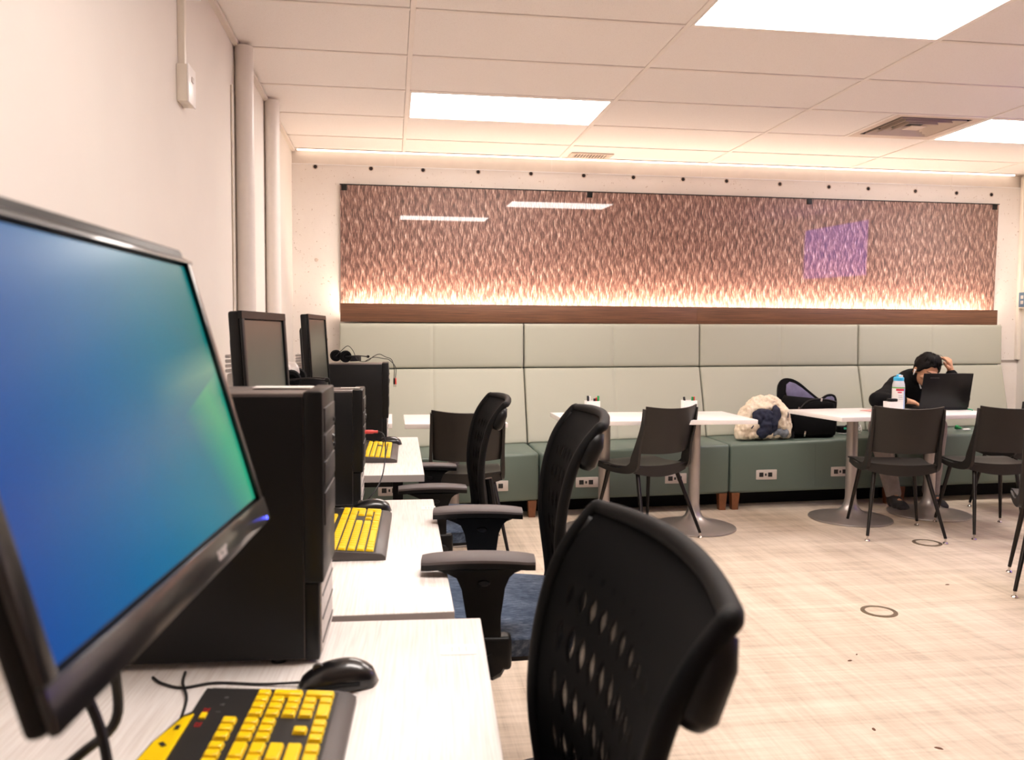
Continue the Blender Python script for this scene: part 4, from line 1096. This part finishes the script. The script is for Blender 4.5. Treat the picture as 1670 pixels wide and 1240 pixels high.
# water bottle
t = thing('water_bottle', 'white plastic water bottle with blue cap and red label', 'bottle', (3.575, 5.50, ZT), .1)
bm = new_bm(); lathe(bm, [(0, 0), (.040, 0), (.043, .006), (.043, .150), (.0425, .158)], 24); obj('body', bm, 'white_plastic', t)
bm = new_bm(); lathe(bm, [(.0425, .166), (.041, .185), (.036, .205), (.033, .214)], 24); obj('shoulder', bm, 'bottle_clear', t)
bm = new_bm(); lathe(bm, [(.0426, .158), (.0432, .160), (.0428, .166), (.0422, .1665)], 24); obj('green_band', bm, 'bottle_green', t)
bm = new_bm(); lathe(bm, [(.0336, .210), (.035, .212), (.035, .232), (.026, .240), (.016, .241), (.016, .252), (.012, .256), (0, .256)], 24); obj('cap', bm, 'bottle_blue', t)
bm = new_bm(); box(bm, -.012, .012, -.030, -.008, .236, .252, bev=.004); obj('spout_cover', bm, 'white_plastic', t)
def arc_patch(bm, r, a0, a1, z0, z1, n=8):
    A = [(bm.verts.new((r*math.cos(a0+(a1-a0)*k/n), r*math.sin(a0+(a1-a0)*k/n), z0)), bm.verts.new((r*math.cos(a0+(a1-a0)*k/n), r*math.sin(a0+(a1-a0)*k/n), z1))) for k in range(n+1)]
    for a, b in zip(A, A[1:]): bm.faces.new((a[0], b[0], b[1], a[1]))
bm = new_bm(); arc_patch(bm, .0434, -2.6, -1.25, .140, .156); arc_patch(bm, .0434, -2.35, -1.7, .126, .134); arc_patch(bm, .0434, -.95, -.3, .118, .156); obj('red_label', bm, 'bottle_red', t, smooth=False)
bm = new_bm(); arc_patch(bm, .0435, -1.28, -1.02, .004, .156); obj('blue_stripe', bm, 'bottle_stripe', t, smooth=False)
bm = new_bm()
for k in range(3): arc_patch(bm, .0434, -2.2, -1.6+.1*k, .105-.012*k, .107-.012*k)
obj('small_print', bm, 'legend_grey', t, smooth=False)

# laptop, screen back to the camera
t = thing('laptop', 'black laptop standing open in front of the person', 'laptop', (3.915, 5.475, ZT), .0)
bobj('base', (-.19, .19, .0, .25, .003, .021), 'laptop_lid', t, bev=.004)
bobj('keyboard_deck', (-.165, .165, .03, .15, .0205, .0225), 'keyboard_well', t, bev=0)
bm = new_bm(); box(bm, -.192, .192, -.0045, .0045, 0, .252, bev=.004)
TL = mtx((0, .0, .018), rx=.17)
for v in bm.verts: v.co = TL @ v.co
lid = obj('lid', bm, 'laptop_lid', t)
bm = new_bm(); box(bm, -.178, .178, .0046, .0054, .016, .238)
for v in bm.verts: v.co = TL @ v.co
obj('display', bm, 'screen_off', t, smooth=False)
bm = new_bm(); tube(bm, [(-.14, .004, .016), (.14, .004, .016)], .009, 10); obj('hinge', bm, 'black_plastic', t)
for k, (a, b) in enumerate(((-.14, -.128), (-.124, -.115), (-.111, -.101), (-.097, -.087), (-.083, -.072))):
    bm = new_bm(); box(bm, a, b, -.0052, -.0044, .218, .2205)
    for v in bm.verts: v.co = TL @ v.co
    obj('lid_emblem', bm, 'legend_grey', t, smooth=False)
# red folder, pale paper, phone, teal cable
t = thing('folder', 'red paper folder under the person\'s right elbow', 'folder', (3.40, 5.475, ZT), .25)
bobj('cover', (-.075, .10, -.05, .05, 0, .003), 'paper_red', t, bev=.0005); bobj('sheet', (-.115, .02, -.045, .045, .003, .0045), 'paper_pink', t, bev=.0003)
t = thing('phone_case', 'dark rounded phone pouch lying on the red folder', 'phone', (3.425, 5.47, ZT+.0045), .25)
bobj('pouch', (-.055, .055, -.036, .036, 0, .026), 'black_plastic', t, bev=.012)
cable('pale teal cable lying on table right of the laptop', [(4.112, 5.66, ZT+.008), (4.118, 5.64, ZT+.006), (4.115, 5.58, ZT+.005), (4.112, 5.52, ZT+.005), (4.116, 5.46, ZT+.005), (4.085, 5.40, ZT+.005)], .004, mat='teal')

# ------------------------------------------------------------------ seated person
def main_piece(me):
    """keep only the largest connected surface"""
    b = bmesh.new(); b.from_mesh(me); seen = set(); best = []
    for v in b.verts:
        if v in seen: continue
        st = [v]; seen.add(v); comp = []
        while st:
            q = st.pop(); comp.append(q)
            for e in q.link_edges:
                w = e.other_vert(q)
                if w not in seen: seen.add(w); st.append(w)
        if len(comp) > len(best): best = comp

    keep = set(best); bmesh.ops.delete(b, geom=[v for v in b.verts if v not in keep], context='VERTS')
    b.to_mesh(me); b.free(); return me
def link_mesh(name, me, parent):
    o = bpy.data.objects.new(name, me); COL.objects.link(o); o.parent = parent; return o
PX, PY = 4.01, 6.02
pt = thing('person', 'person in black jacket leaning behind the laptop, one hand in dark hair', 'person', (PX, PY, 0))
def L(x, y, z): return (x-PX, y-PY, z)
HC = Vector(L(3.988, 5.79, 1.012))               # head centre
def hand(V, E, tag_, wrist_key, wrist, fdir, side, normal, curl, tdir, s=1.0):
    """palm and five fingers; fdir = finger direction, side = toward the thumb, normal = back of the hand"""
    w = Vector(wrist); f = Vector(fdir).normalized(); sd = Vector(side); sd = (sd-f*sd.dot(f)).normalized(); nn = Vector(normal); nn = (nn-f*nn.dot(f)-sd*nn.dot(sd)).normalized()
    V[tag_+'p'] = (tuple(w+f*.035*s), (.026*s, .016*s)); E.append((wrist_key, tag_+'p'))
    for k, (off, ln) in enumerate(((.030, .072), (.010, .080), (-.010, .074), (-.029, .058))):
        b = w+f*.080*s+sd*off*s
        V[f'{tag_}k{k}'] = (tuple(b), .0105*s); E.append((tag_+'p', f'{tag_}k{k}'))
        a = 0; q = b; prev = f'{tag_}k{k}'
        for j, fr in enumerate((.45, .32, .23)):
            a += curl*(1+.12*k); q = q+(f*math.cos(a)-nn*math.sin(a))*ln*fr*s; V[f'{tag_}f{k}{j}'] = (tuple(q), (.0092-.0012*j)*s); E.append((prev, f'{tag_}f{k}{j}')); prev = f'{tag_}f{k}{j}'
    td = Vector(tdir).normalized(); q = w+f*.030*s+sd*.030*s; V[tag_+'t0'] = (tuple(q), .0125*s); E.append((tag_+'p', tag_+'t0'))
    q = q+td*.034*s; V[tag_+'t1'] = (tuple(q), .0105*s); E.append((tag_+'t0', tag_+'t1'))
    q = q+(td*.8+f*.4)*.026*s; V[tag_+'t2'] = (tuple(q), .0088*s); E.append((tag_+'t1', tag_+'t2'))
V = {}; E = []
def add(k, p, r, *to):
    V[k] = (p, r)
    for q in to: E.append((q, k))
add('pelvis', L(4.02, 6.02, .60), (.15, .12)); add('belly', L(4.02, 6.00, .74), (.14, .11), 'pelvis'); add('chest', L(4.02, 5.97, .88), (.15, .10), 'belly')
add('neck', L(4.02, 5.90, .955), .058, 'chest'); add('neck2', L(4.017, 5.85, .985), .052, 'neck')
WR, WL = L(3.70, 5.63, .80), L(4.165, 5.76, 1.005)
add('shR', L(3.85, 5.965, .905), .062, 'chest'); add('elR', L(3.50, 5.62, .797), .042, 'shR'); add('wrR', WR, .027, 'elR')
add('shL', L(4.19, 5.965, .905), .062, 'chest'); add('elL', L(4.215, 5.70, .80), .042, 'shL'); add('wrL', WL, .026, 'elL')
for s, hx, kx, ax, ay in (('R', 3.93, 3.56, 3.66, 5.66), ('L', 4.11, 4.02, 3.98, 5.68)):
    add('hip'+s, L(hx, 6.0, .585), .085, 'pelvis'); add('kn'+s, L(kx, 5.70, .585), .06, 'hip'+s); add('an'+s, L(ax, ay, .10), .038, 'kn'+s); add('toe'+s, L(ax-.02, ay-.15, .045), .035, 'an'+s)
hand(V, E, 'R', 'wrR', WR, (.85, -.30, -.16), (.25, .9, .2), (.05, -.2, 1), .38, (.8, .55, -.15))
hand(V, E, 'L', 'wrL', WL, (-.22, -.02, 1), (-.75, -.5, .0), (.62, -.45, .35), .62, (-.75, -.15, .6))

def fused(V, E, mat, vox):
    """tapered limbs and joints fused into one closed surface"""
    b = new_bm(); R = {k: (sum(V[k][1])/2 if isinstance(V[k][1], tuple) else V[k][1]) for k in V}
    for p, q in E: tube(b, [Vector(V[p][0]), Vector(V[q][0])], [R[p], R[q]], 16)
    for k in V:
        r = V[k][1] if isinstance(V[k][1], tuple) else (R[k], R[k])
        bmesh.ops.create_icosphere(b, subdivisions=3, radius=1, matrix=Matrix.Translation(V[k][0]) @ Matrix.Diagonal((r[0], r[1], R[k], 1)))
    bmesh.ops.recalc_face_normals(b, faces=b.faces)
    me = bpy.data.meshes.new('tmp'); b.to_mesh(me); b.free(); o = bpy.data.objects.new('tmp', me); COL.objects.link(o)
    md = o.modifiers.new('r', 'REMESH'); md.mode = 'VOXEL'; md.voxel_size = vox
    ms = o.modifiers.new('m', 'SMOOTH'); ms.iterations = 4
    bpy.context.view_layer.update(); m2 = bpy.data.meshes.new_from_object(o.evaluated_get(bpy.context.evaluated_depsgraph_get())); bpy.data.objects.remove(o)
    m2.materials.clear(); m2.materials.append(M[mat]); m2.shade_smooth(); return m2
# head and face joined with the body, then fused into one surface
bm = new_bm()
def rad(k): r = V[k][1]; return r if isinstance(r, tuple) else (r, r)
def slim(k):      # limbs under the clothes stay well inside them
    r = sum(rad(k))/2
    return r*.72 if k in ('pelvis', 'belly', 'chest', 'shR', 'shL', 'elR', 'elL', 'hipR', 'hipL', 'knR', 'knL', 'anR', 'anL', 'toeR', 'toeL') else r
for a_, b_ in E:
    ra, rb = slim(a_), slim(b_)
    tube(bm, [Vector(V[a_][0]), Vector(V[b_][0])], [ra, rb], 14)
for k_ in V:
    bmesh.ops.create_icosphere(bm, subdivisions=2, radius=slim(k_), matrix=Matrix.Translation(V[k_][0]))
bmesh.ops.recalc_face_normals(bm, faces=bm.faces)
Hm = Matrix.Translation(HC) @ Matrix.Rotation(-.12, 4, 'Z') @ Matrix.Rotation(.42, 4, 'X') @ Matrix.Rotation(.14, 4, 'Y')   # face toward -y, tipped down
def ball(c, r, sub=3):
    r_ = bmesh.ops.create_icosphere(bm, subdivisions=sub, radius=1, matrix=Hm @ Matrix.Translation(c) @ Matrix.Diagonal((*r, 1))); return r_['verts']
cr = ball((0, .012, .025), (.076, .094, .092), 4)
ball((0, -.022, -.045), (.060, .066, .072)); ball((0, -.052, -.088), (.028, .026, .024)); ball((0, -.030, -.070), (.048, .045, .040))
ball((0, -.088, .018), (.042, .014, .014)); ball((0, -.096, -.018), (.011, .016, .030)); ball((0, -.106, -.035), (.015, .014, .011))
for s in (-1, 1):
    ball((s*.013, -.098, -.038), (.008, .008, .007)); ball((s*.045, -.062, -.028), (.024, .024, .020)); ball((s*.078, .012, -.012), (.010, .020, .032)); ball((s*.082, .014, -.030), (.008, .012, .012))
    ball((s*.031, -.076, .002), (.015, .012, .0105))
ball((0, -.084, -.062), (.022, .010, .007)); ball((0, -.082, -.072), (.019, .011, .008))
bmesh.ops.create_icosphere(bm, subdivisions=3, radius=1, matrix=Matrix.Translation((HC+Vector(L(4.010, 5.86, .97)))/2) @ Matrix.Diagonal((.052, .055, .075, 1)))
me = bpy.data.meshes.new('tmp'); bmesh.ops.recalc_face_normals(bm, faces=bm.faces); bm.to_mesh(me); bm.free(); o = bpy.data.objects.new('tmp', me); COL.objects.link(o)
md = o.modifiers.new('r', 'REMESH'); md.mode = 'VOXEL'; md.voxel_size = .0045
ms = o.modifiers.new('m', 'SMOOTH'); ms.iterations = 2
bpy.context.view_layer.update(); m2 = bpy.data.meshes.new_from_object(o.evaluated_get(bpy.context.evaluated_depsgraph_get())); bpy.data.objects.remove(o)
m2 = main_piece(m2); m2.materials.clear(); m2.materials.append(M['skin']); m2.shade_smooth(); bo = link_mesh('body', m2, pt)
# eyes, brows, lips
def hpart(name, mat, balls, sub=2):
    b = new_bm()
    for c, r in balls: bmesh.ops.create_icosphere(b, subdivisions=sub, radius=1, matrix=Hm @ Matrix.Translation(c) @ Matrix.Diagonal((*r, 1)))
    return obj(name, b, mat, pt, ang=3)
for s in (-1, 1):
    hpart('eyebrow', 'brow', [((s*(.018+.008*k), -.0955+.0016*k*k*.9, .021+.002*math.sin(k)), (.0075, .004, .0038)) for k in range(4)])
    hpart('eye', 'white_plastic', [((s*.031, -.084, .001), (.0105, .0062, .0050))]); hpart('iris', 'brow', [((s*.031, -.0887, -.0005), (.0045, .0030, .0042))])
hpart('mouth', 'paper_pink', [((0, -.0925, -.064), (.019, .004, .0028)), ((0, -.0915, -.070), (.016, .005, .0035))])
# hair: thick dark cap with a fringe and strands
bm = new_bm(); A = []
nth, nph = 22, 40
for i in range(nth+1):
    row = []
    for j in range(nph):
        ph = 2*PI*j/nph; face = max(0, -math.sin(ph))          # 1 toward the face
        lim = 2.2-1.02*face**1.3+.05*math.sin(ph*11)
        th = lim*i/nth
        d = Vector((math.sin(th)*math.cos(ph), math.sin(th)*math.sin(ph), math.cos(th)))
        k = 1.10+.05*math.sin(ph*9+th*4)+.04*noise.noise(d*5)+.05*face*(1-i/nth)
        if i == nth: k = .99
        row.append(bm.verts.new(Hm @ (Vector((0, .012, .025))+Vector((d.x*.078*k, d.y*.096*k, d.z*.094*(k+.06))))))
    A.append(row)
for i in range(nth):
    for j in range(nph): bm.faces.new((A[i][j], A[i][(j+1) % nph], A[i+1][(j+1) % nph], A[i+1][j]))
bmesh.ops.remove_doubles(bm, verts=bm.verts, dist=1e-5)
obj('hair', bm, 'hair', pt, ang=2.5)
bm = new_bm()
for k in range(26):
    a = -PI/2+(-1.15+2.3*k/25); th0, th1 = .35, 1.02+.10*math.sin(k*2.3)
    pts = []
    for q in range(6):
        th = th0+(th1-th0)*q/5; kk = 1.17-.05*q/5
        pts.append(Hm @ Vector((math.sin(th)*math.cos(a+.12*q/5)*.078*kk, .012+math.sin(th)*math.sin(a)*.096*kk, .025+math.cos(th)*.094*(kk+.05))))
    tube(bm, pts, [.009, .010, .010, .008, .006, .002], 6)
for k in range(5):
    tube(bm, [Hm @ Vector((-.03+.015*k, .03, .118)), Hm @ Vector((-.015+.017*k, -.01, .136+.004*(k % 3))), Hm @ Vector((.005+.02*k, -.05, .118))], .0012, 5)
obj('fringe', bm, 'hair', pt, ang=2.5)
# earphone in the ear on the left of the picture
bm = new_bm(); bmesh.ops.create_icosphere(bm, subdivisions=2, radius=.009, matrix=Hm @ Matrix.Translation((-.086, .002, -.012))); tube(bm, [Hm @ Vector((-.089, -.002, -.012)), Hm @ Vector((-.091, -.008, -.046))], [.0045, .0038], 8)
tag(obj('earphone', bm, 'white_plastic', pt, ang=2), 'white wireless earphone in the ear')
# jacket
V = {}; E = []
add('pelvis', L(4.02, 6.03, .62), (.175, .145)); add('belly', L(4.02, 6.01, .74), (.175, .14), 'pelvis'); add('chest', L(4.02, 5.985, .87), (.175, .125), 'belly'); add('col', L(4.02, 5.935, .935), (.105, .085), 'chest')
add('shR', L(3.86, 5.955, .888), .078, 'chest'); add('upR', L(3.68, 5.80, .828), .064, 'shR'); add('elR', L(3.495, 5.625, .803), .060, 'upR'); add('foR', L(3.60, 5.62, .805), .049, 'elR'); add('cuR', L(3.685, 5.628, .803), .041, 'foR')
add('shL', L(4.17, 5.955, .888), .078, 'chest'); add('upL', L(4.21, 5.84, .85), .068, 'shL'); add('elL', L(4.215, 5.70, .803), .058, 'upL'); add('foL', L(4.19, 5.73, .90), .048, 'elL'); add('cuL', L(4.170, 5.757, .985), .040, 'foL')
jm = fused(V, E, 'black_cloth', .009)
for v in jm.vertices: v.co += v.normal*.006*noise.noise(v.co*16)
link_mesh('jacket', jm, pt)
bm = new_bm()        # stand-up collar open at the front
g = []
for i in range(4):
    f = i/3; row = []
    for j in range(19):
        a = PI*(-.30+1.60*j/18); r = .088-.010*f
        row.append((4.02-PX+r*math.cos(a), 5.905-PY-.02*f+.9*r*math.sin(a), .925+.072*f+.02*math.sin(a)))
    g.append(row)
slab(bm, g, .012); obj('collar', bm, 'black_cloth', pt, ang=2)
bm = new_bm(); tube(bm, smooth_path([L(3.955, 5.86, .965), L(3.965, 5.85, .93), L(3.985, 5.845, .87)], 5), .005, 8); obj('drawstring', bm, 'white_plastic', pt)
# trousers and shoes
V = {}; E = []
add('pelvis', L(4.02, 6.02, .585), (.165, .105))
for s, hx, kx, ax, ay in (('R', 3.93, 3.56, 3.66, 5.66), ('L', 4.11, 4.02, 3.98, 5.68)):
    add('hip'+s, L(hx, 5.98, .595), .098, 'pelvis'); add('kn'+s, L(kx, 5.70, .595), .078, 'hip'+s); add('sh'+s, L((kx+ax)/2, (5.70+ay)/2, .33), .066, 'kn'+s); add('cu'+s, L(ax, ay, .115), .058, 'sh'+s)
tm = fused(V, E, 'trouser_grey', .009)
for v in tm.vertices: v.co += v.normal*.008*noise.noise(v.co*13)
link_mesh('trousers', tm, pt)
for ax, ay in ((3.66, 5.66), (3.98, 5.68)):
    o = lumps([(L(ax-.005, ay-.02, .06), (.048, .056, .058)), (L(ax, ay+.003, .09), (.047, .047, .045)), (L(ax-.01, ay-.055, .068), (.045, .06, .036)), (L(ax-.015, ay-.11, .042), (.047, .085, .040)), (L(ax-.02, ay-.16, .036), (.043, .05, .033))], 'shoe', 'shoe', .008, pt)
    for v in o.data.vertices: v.co.z = max(v.co.z, .002)

# ------------------------------------------------------------------ coat, backpack and small things on the bench
def seat_top(x): return .459+dz(x)
# cream fleece coat, rolled up, navy lining and jeans hem showing
cx, cy = 2.775, 5.91; zs_ = seat_top(cx)
ct = thing('coat', 'cream fleece coat bundled on the bench with navy patches', 'coat', (cx, cy, zs_)); ct.scale = (.90, 1, 1)
arch = [(-.215, -.02, .055), (-.205, 0, .10), (-.19, .02, .155), (-.15, .03, .215), (-.09, .03, .268), (-.02, .03, .288), (.05, .02, .285), (.105, .01, .255), (.14, 0, .20), (.155, -.01, .14), (.15, -.02, .08)]
balls = [((x, y, z-.03), .062) for x, y, z in smooth_path(arch, 3)]
balls += [((x, -.05, .038), (.055, .055, .036)) for x in (-.22, -.17, -.12, -.06, 0, .05)] + [((-.20, -.07, .085), (.055, .05, .038)), ((-.14, -.06, .10), (.06, .05, .045))] + [((-.05, .06, .12), (.15, .07, .11))]
balls += [((.105, -.06, .13), (.045, .05, .07)), ((.12, -.06, .20), (.05, .045, .05)), ((-.03, -.03, .235), (.07, .05, .03))]
o = lumps(balls, 'fleece', 'sherpa', .008, ct, rough=.012, seed=3, smooth=3)
for v in o.data.vertices: v.co.z = max(v.co.z, 0)
o = lumps([((-.085, -.08, .185), (.068, .04, .045)), ((-.035, -.09, .165), (.05, .04, .06)), ((-.05, -.095, .105), (.055, .04, .06)), ((-.075, -.09, .055), (.058, .038, .045)), ((-.115, -.085, .155), (.042, .035, .04))], 'navy_hood', 'navy_cloth', .007, ct, rough=.010, seed=9)
o = lumps([((.045, -.085, .185), (.038, .034, .058)), ((.018, -.095, .12), (.034, .034, .062)), ((-.01, -.085, .065), (.024, .03, .04)), ((.045, -.075, .225), (.022, .025, .03))], 'navy_sleeve', 'navy_cloth', .007, ct, rough=.008, seed=5)
o = lumps([((.075, -.085, .055), (.05, .03, .028)), ((.12, -.08, .045), (.04, .035, .035)), ((.03, -.08, .045), (.03, .03, .025))], 'denim_hem', 'grey_denim', .007, ct, rough=.006, seed=2)
bm = new_bm(); box(bm, -.004, .004, -.004, .004, -.015, .015, bev=.002); obj('toggle', bm, 'navy_cloth', ct, loc=(-.175, -.118, .098), rot=(0, .7, 0))
bm = new_bm(); box(bm, -.003, .003, -.004, .004, -.022, .022, bev=.002); obj('toggle', bm, 'navy_cloth', ct, loc=(.133, -.112, .185), rot=(0, .1, 0))

# open black backpack
bx, by = 3.15, 6.0; zb_ = seat_top(bx)
bt = thing('backpack', 'open black backpack with purple grey lining on the bench', 'backpack', (bx, by, zb_), -.12)
bm = new_bm()        # main body: rounded sack
rows = [(0, .185, .105), (.012, .202, .122), (.06, .212, .132), (.13, .210, .130), (.20, .200, .122), (.25, .188, .112), (.275, .172, .098)]
A = []; n = 36
for z, a, b in rows:
    row = []
    for k in range(n):
        t_ = 2*PI*k/n; c, s = math.cos(t_), math.sin(t_); e = .52
        row.append(bm.verts.new((a*math.copysign(abs(c)**e, c)+.010*noise.noise(Vector((c*2, s*2, z*9))), b*math.copysign(abs(s)**e, s)+.010*noise.noise(Vector((c*2+7, s*2, z*9))), z+.05*max(0, -c)*(z/.275)**2*.6)))
    A.append(row)
for a, b in zip(A, A[1:]):
    for k in range(n): bm.faces.new((a[k], a[(k+1) % n], b[(k+1) % n], b[k]))
bm.faces.new(A[0][::-1]); bm.faces.new(A[-1]); obj('main_compartment', bm, 'black_cloth', bt, ang=2)
# raised back panel, peak at the left, lining toward the camera
def sheet(name, outline, y0, lean, th, mat, bulge=.0):
    b = new_bm()
    vs = prism(b, outline, -th/2, th/2, bev=min(.006, th/3))
    for v in b.verts: v.co.y += y0+lean*v.co.z+bulge*math.sin(v.co.x*7)
    return obj(name, b, mat, bt, ang=1.2)
ol = [(-.205, .18), (-.215, .30), (-.208, .375), (-.185, .415), (-.145, .432), (-.095, .425), (-.04, .395), (.02, .345), (.075, .300), (.11, .275), (.16, .25), (.16, .16), (-.19, .16)]
ol = [(p.x, p.y) for p in smooth_path([(a, b, 0) for a, b in ol[:11]], 3)]+ol[11:]
sheet('back_panel', ol, .02, .12, .03, 'black_cloth')
il = [(-.135, .24), (-.155, .33), (-.150, .385), (-.125, .405), (-.085, .395), (-.03, .358), (.03, .310), (.07, .278), (.07, .24)]
sheet('lining', il, -.002, .12, .012, 'lining')
fr = [(.085, .255), (.12, .285), (.16, .308), (.195, .314), (.222, .300), (.228, .265), (.222, .215), (.20, .18), (.12, .19)]
fr = [(p.x, p.y) for p in smooth_path([(a, b, 0) for a, b in fr], 3)]
sheet('front_flap', fr, -.05, .25, .026, 'black_cloth')
fl = [(.115, .268), (.155, .294), (.19, .299), (.206, .285), (.207, .258), (.16, .250)]
sheet('lining', fl, -.068, .25, .010, 'lining')
bm = new_bm(); tube(bm, smooth_path([(-.11, -.128, .195), (-.06, -.137, .262), (.02, -.14, .284), (.10, -.136, .280), (.17, -.115, .262)], 6), .009, 8); obj('zip_edge', bm, 'black_plastic', bt, ang=2)
for x, y, z, hgt in ((-.115, -.135, .215, .035), (.06, -.142, .160, .030), (.145, -.130, .125, .030), (-.065, -.138, .035, .032), (.05, -.146, .282, .012)):
    bm = new_bm(); box(bm, -.006, .006, -.004, .004, -hgt, .012, bev=.002); obj('zip_pull', bm, 'chrome' if hgt > .02 else 'outlet_plate', bt, loc=(x, y, z), rot=(.1, .1, 0))
bm = new_bm(); g = [[(p.x-.006, p.y, p.z) for p in (q,)]+[(q.x+.012, q.y, q.z+.001)] for q in smooth_path([(-.15, -.12, .05), (-.165, -.16, .03), (-.18, -.20, .006), (-.205, -.245, .004)], 5)]
slab(bm, g, .004); obj('strap', bm, 'black_cloth', bt)
sheet('pocket', [(-.15, .02), (.16, .02), (.165, .15), (.12, .185), (-.10, .185), (-.155, .15)], -.128, -.05, .022, 'black_cloth')

# charger bundle beside the backpack
gx, gy = 3.50, 6.05; zg = seat_top(gx)
gt = thing('charger_bundle', 'black charger pouch with teal label beside the backpack', 'charger', (gx, gy, zg))
bobj('pouch', (-.07, .05, -.04, .04, 0, .052), 'black_cloth', gt, bev=.012); bobj('teal_label', (-.04, .02, -.0415, -.038, .030, .045), 'teal', gt, bev=.001)
bm = new_bm(); box(bm, -.015, .03, -.01, .02, .045, .062, bev=.004); obj('flap', bm, 'black_cloth', gt, loc=(.03, 0, 0), rot=(0, -.2, 0))
for k in range(3):
    bm = new_bm(); tube(bm, [(.085+(.045-.006*k)*math.cos(a), .0+.03*math.sin(a), .012+.010*k+.014*(1+math.sin(a*2+k))) for a in [2*PI*q/20 for q in range(21)]], .0028, 6, cap=False); obj('white_cord', bm, 'white_plastic', gt)
bm = new_bm(); tube(bm, smooth_path([(-.09, -.05, .004), (-.05, -.08, .004), (-.02, -.07, .01), (.03, -.09, .004), (.09, -.06, .004)], 5), .0028, 6); obj('white_cord', bm, 'white_plastic', gt)
bm = new_bm(); lathe(bm, [(0, 0), (.035, 0), (.04, .012), (.034, .028), (0, .032)], 18, (.085, .045)); obj('cord_winder', bm, 'bottle_clear', gt)
# small green and white scraps right of the person
o = lumps([((4.42, 6.0, seat_top(4.42)+.012), (.03, .02, .012)), ((4.40, 5.99, seat_top(4.42)+.022), (.016, .014, .014))], 'wrapper', 'marker_green', .005, rough=.006); tag(o, 'crumpled green wrapper on bench right of the person', 'wrapper')
o = lumps([((4.455, 5.95, seat_top(4.45)+.006), (.035, .014, .006))], 'tissue', 'white_plastic', .004, rough=.004); tag(o, 'scrap of white tissue on bench by the green wrapper', 'tissue')
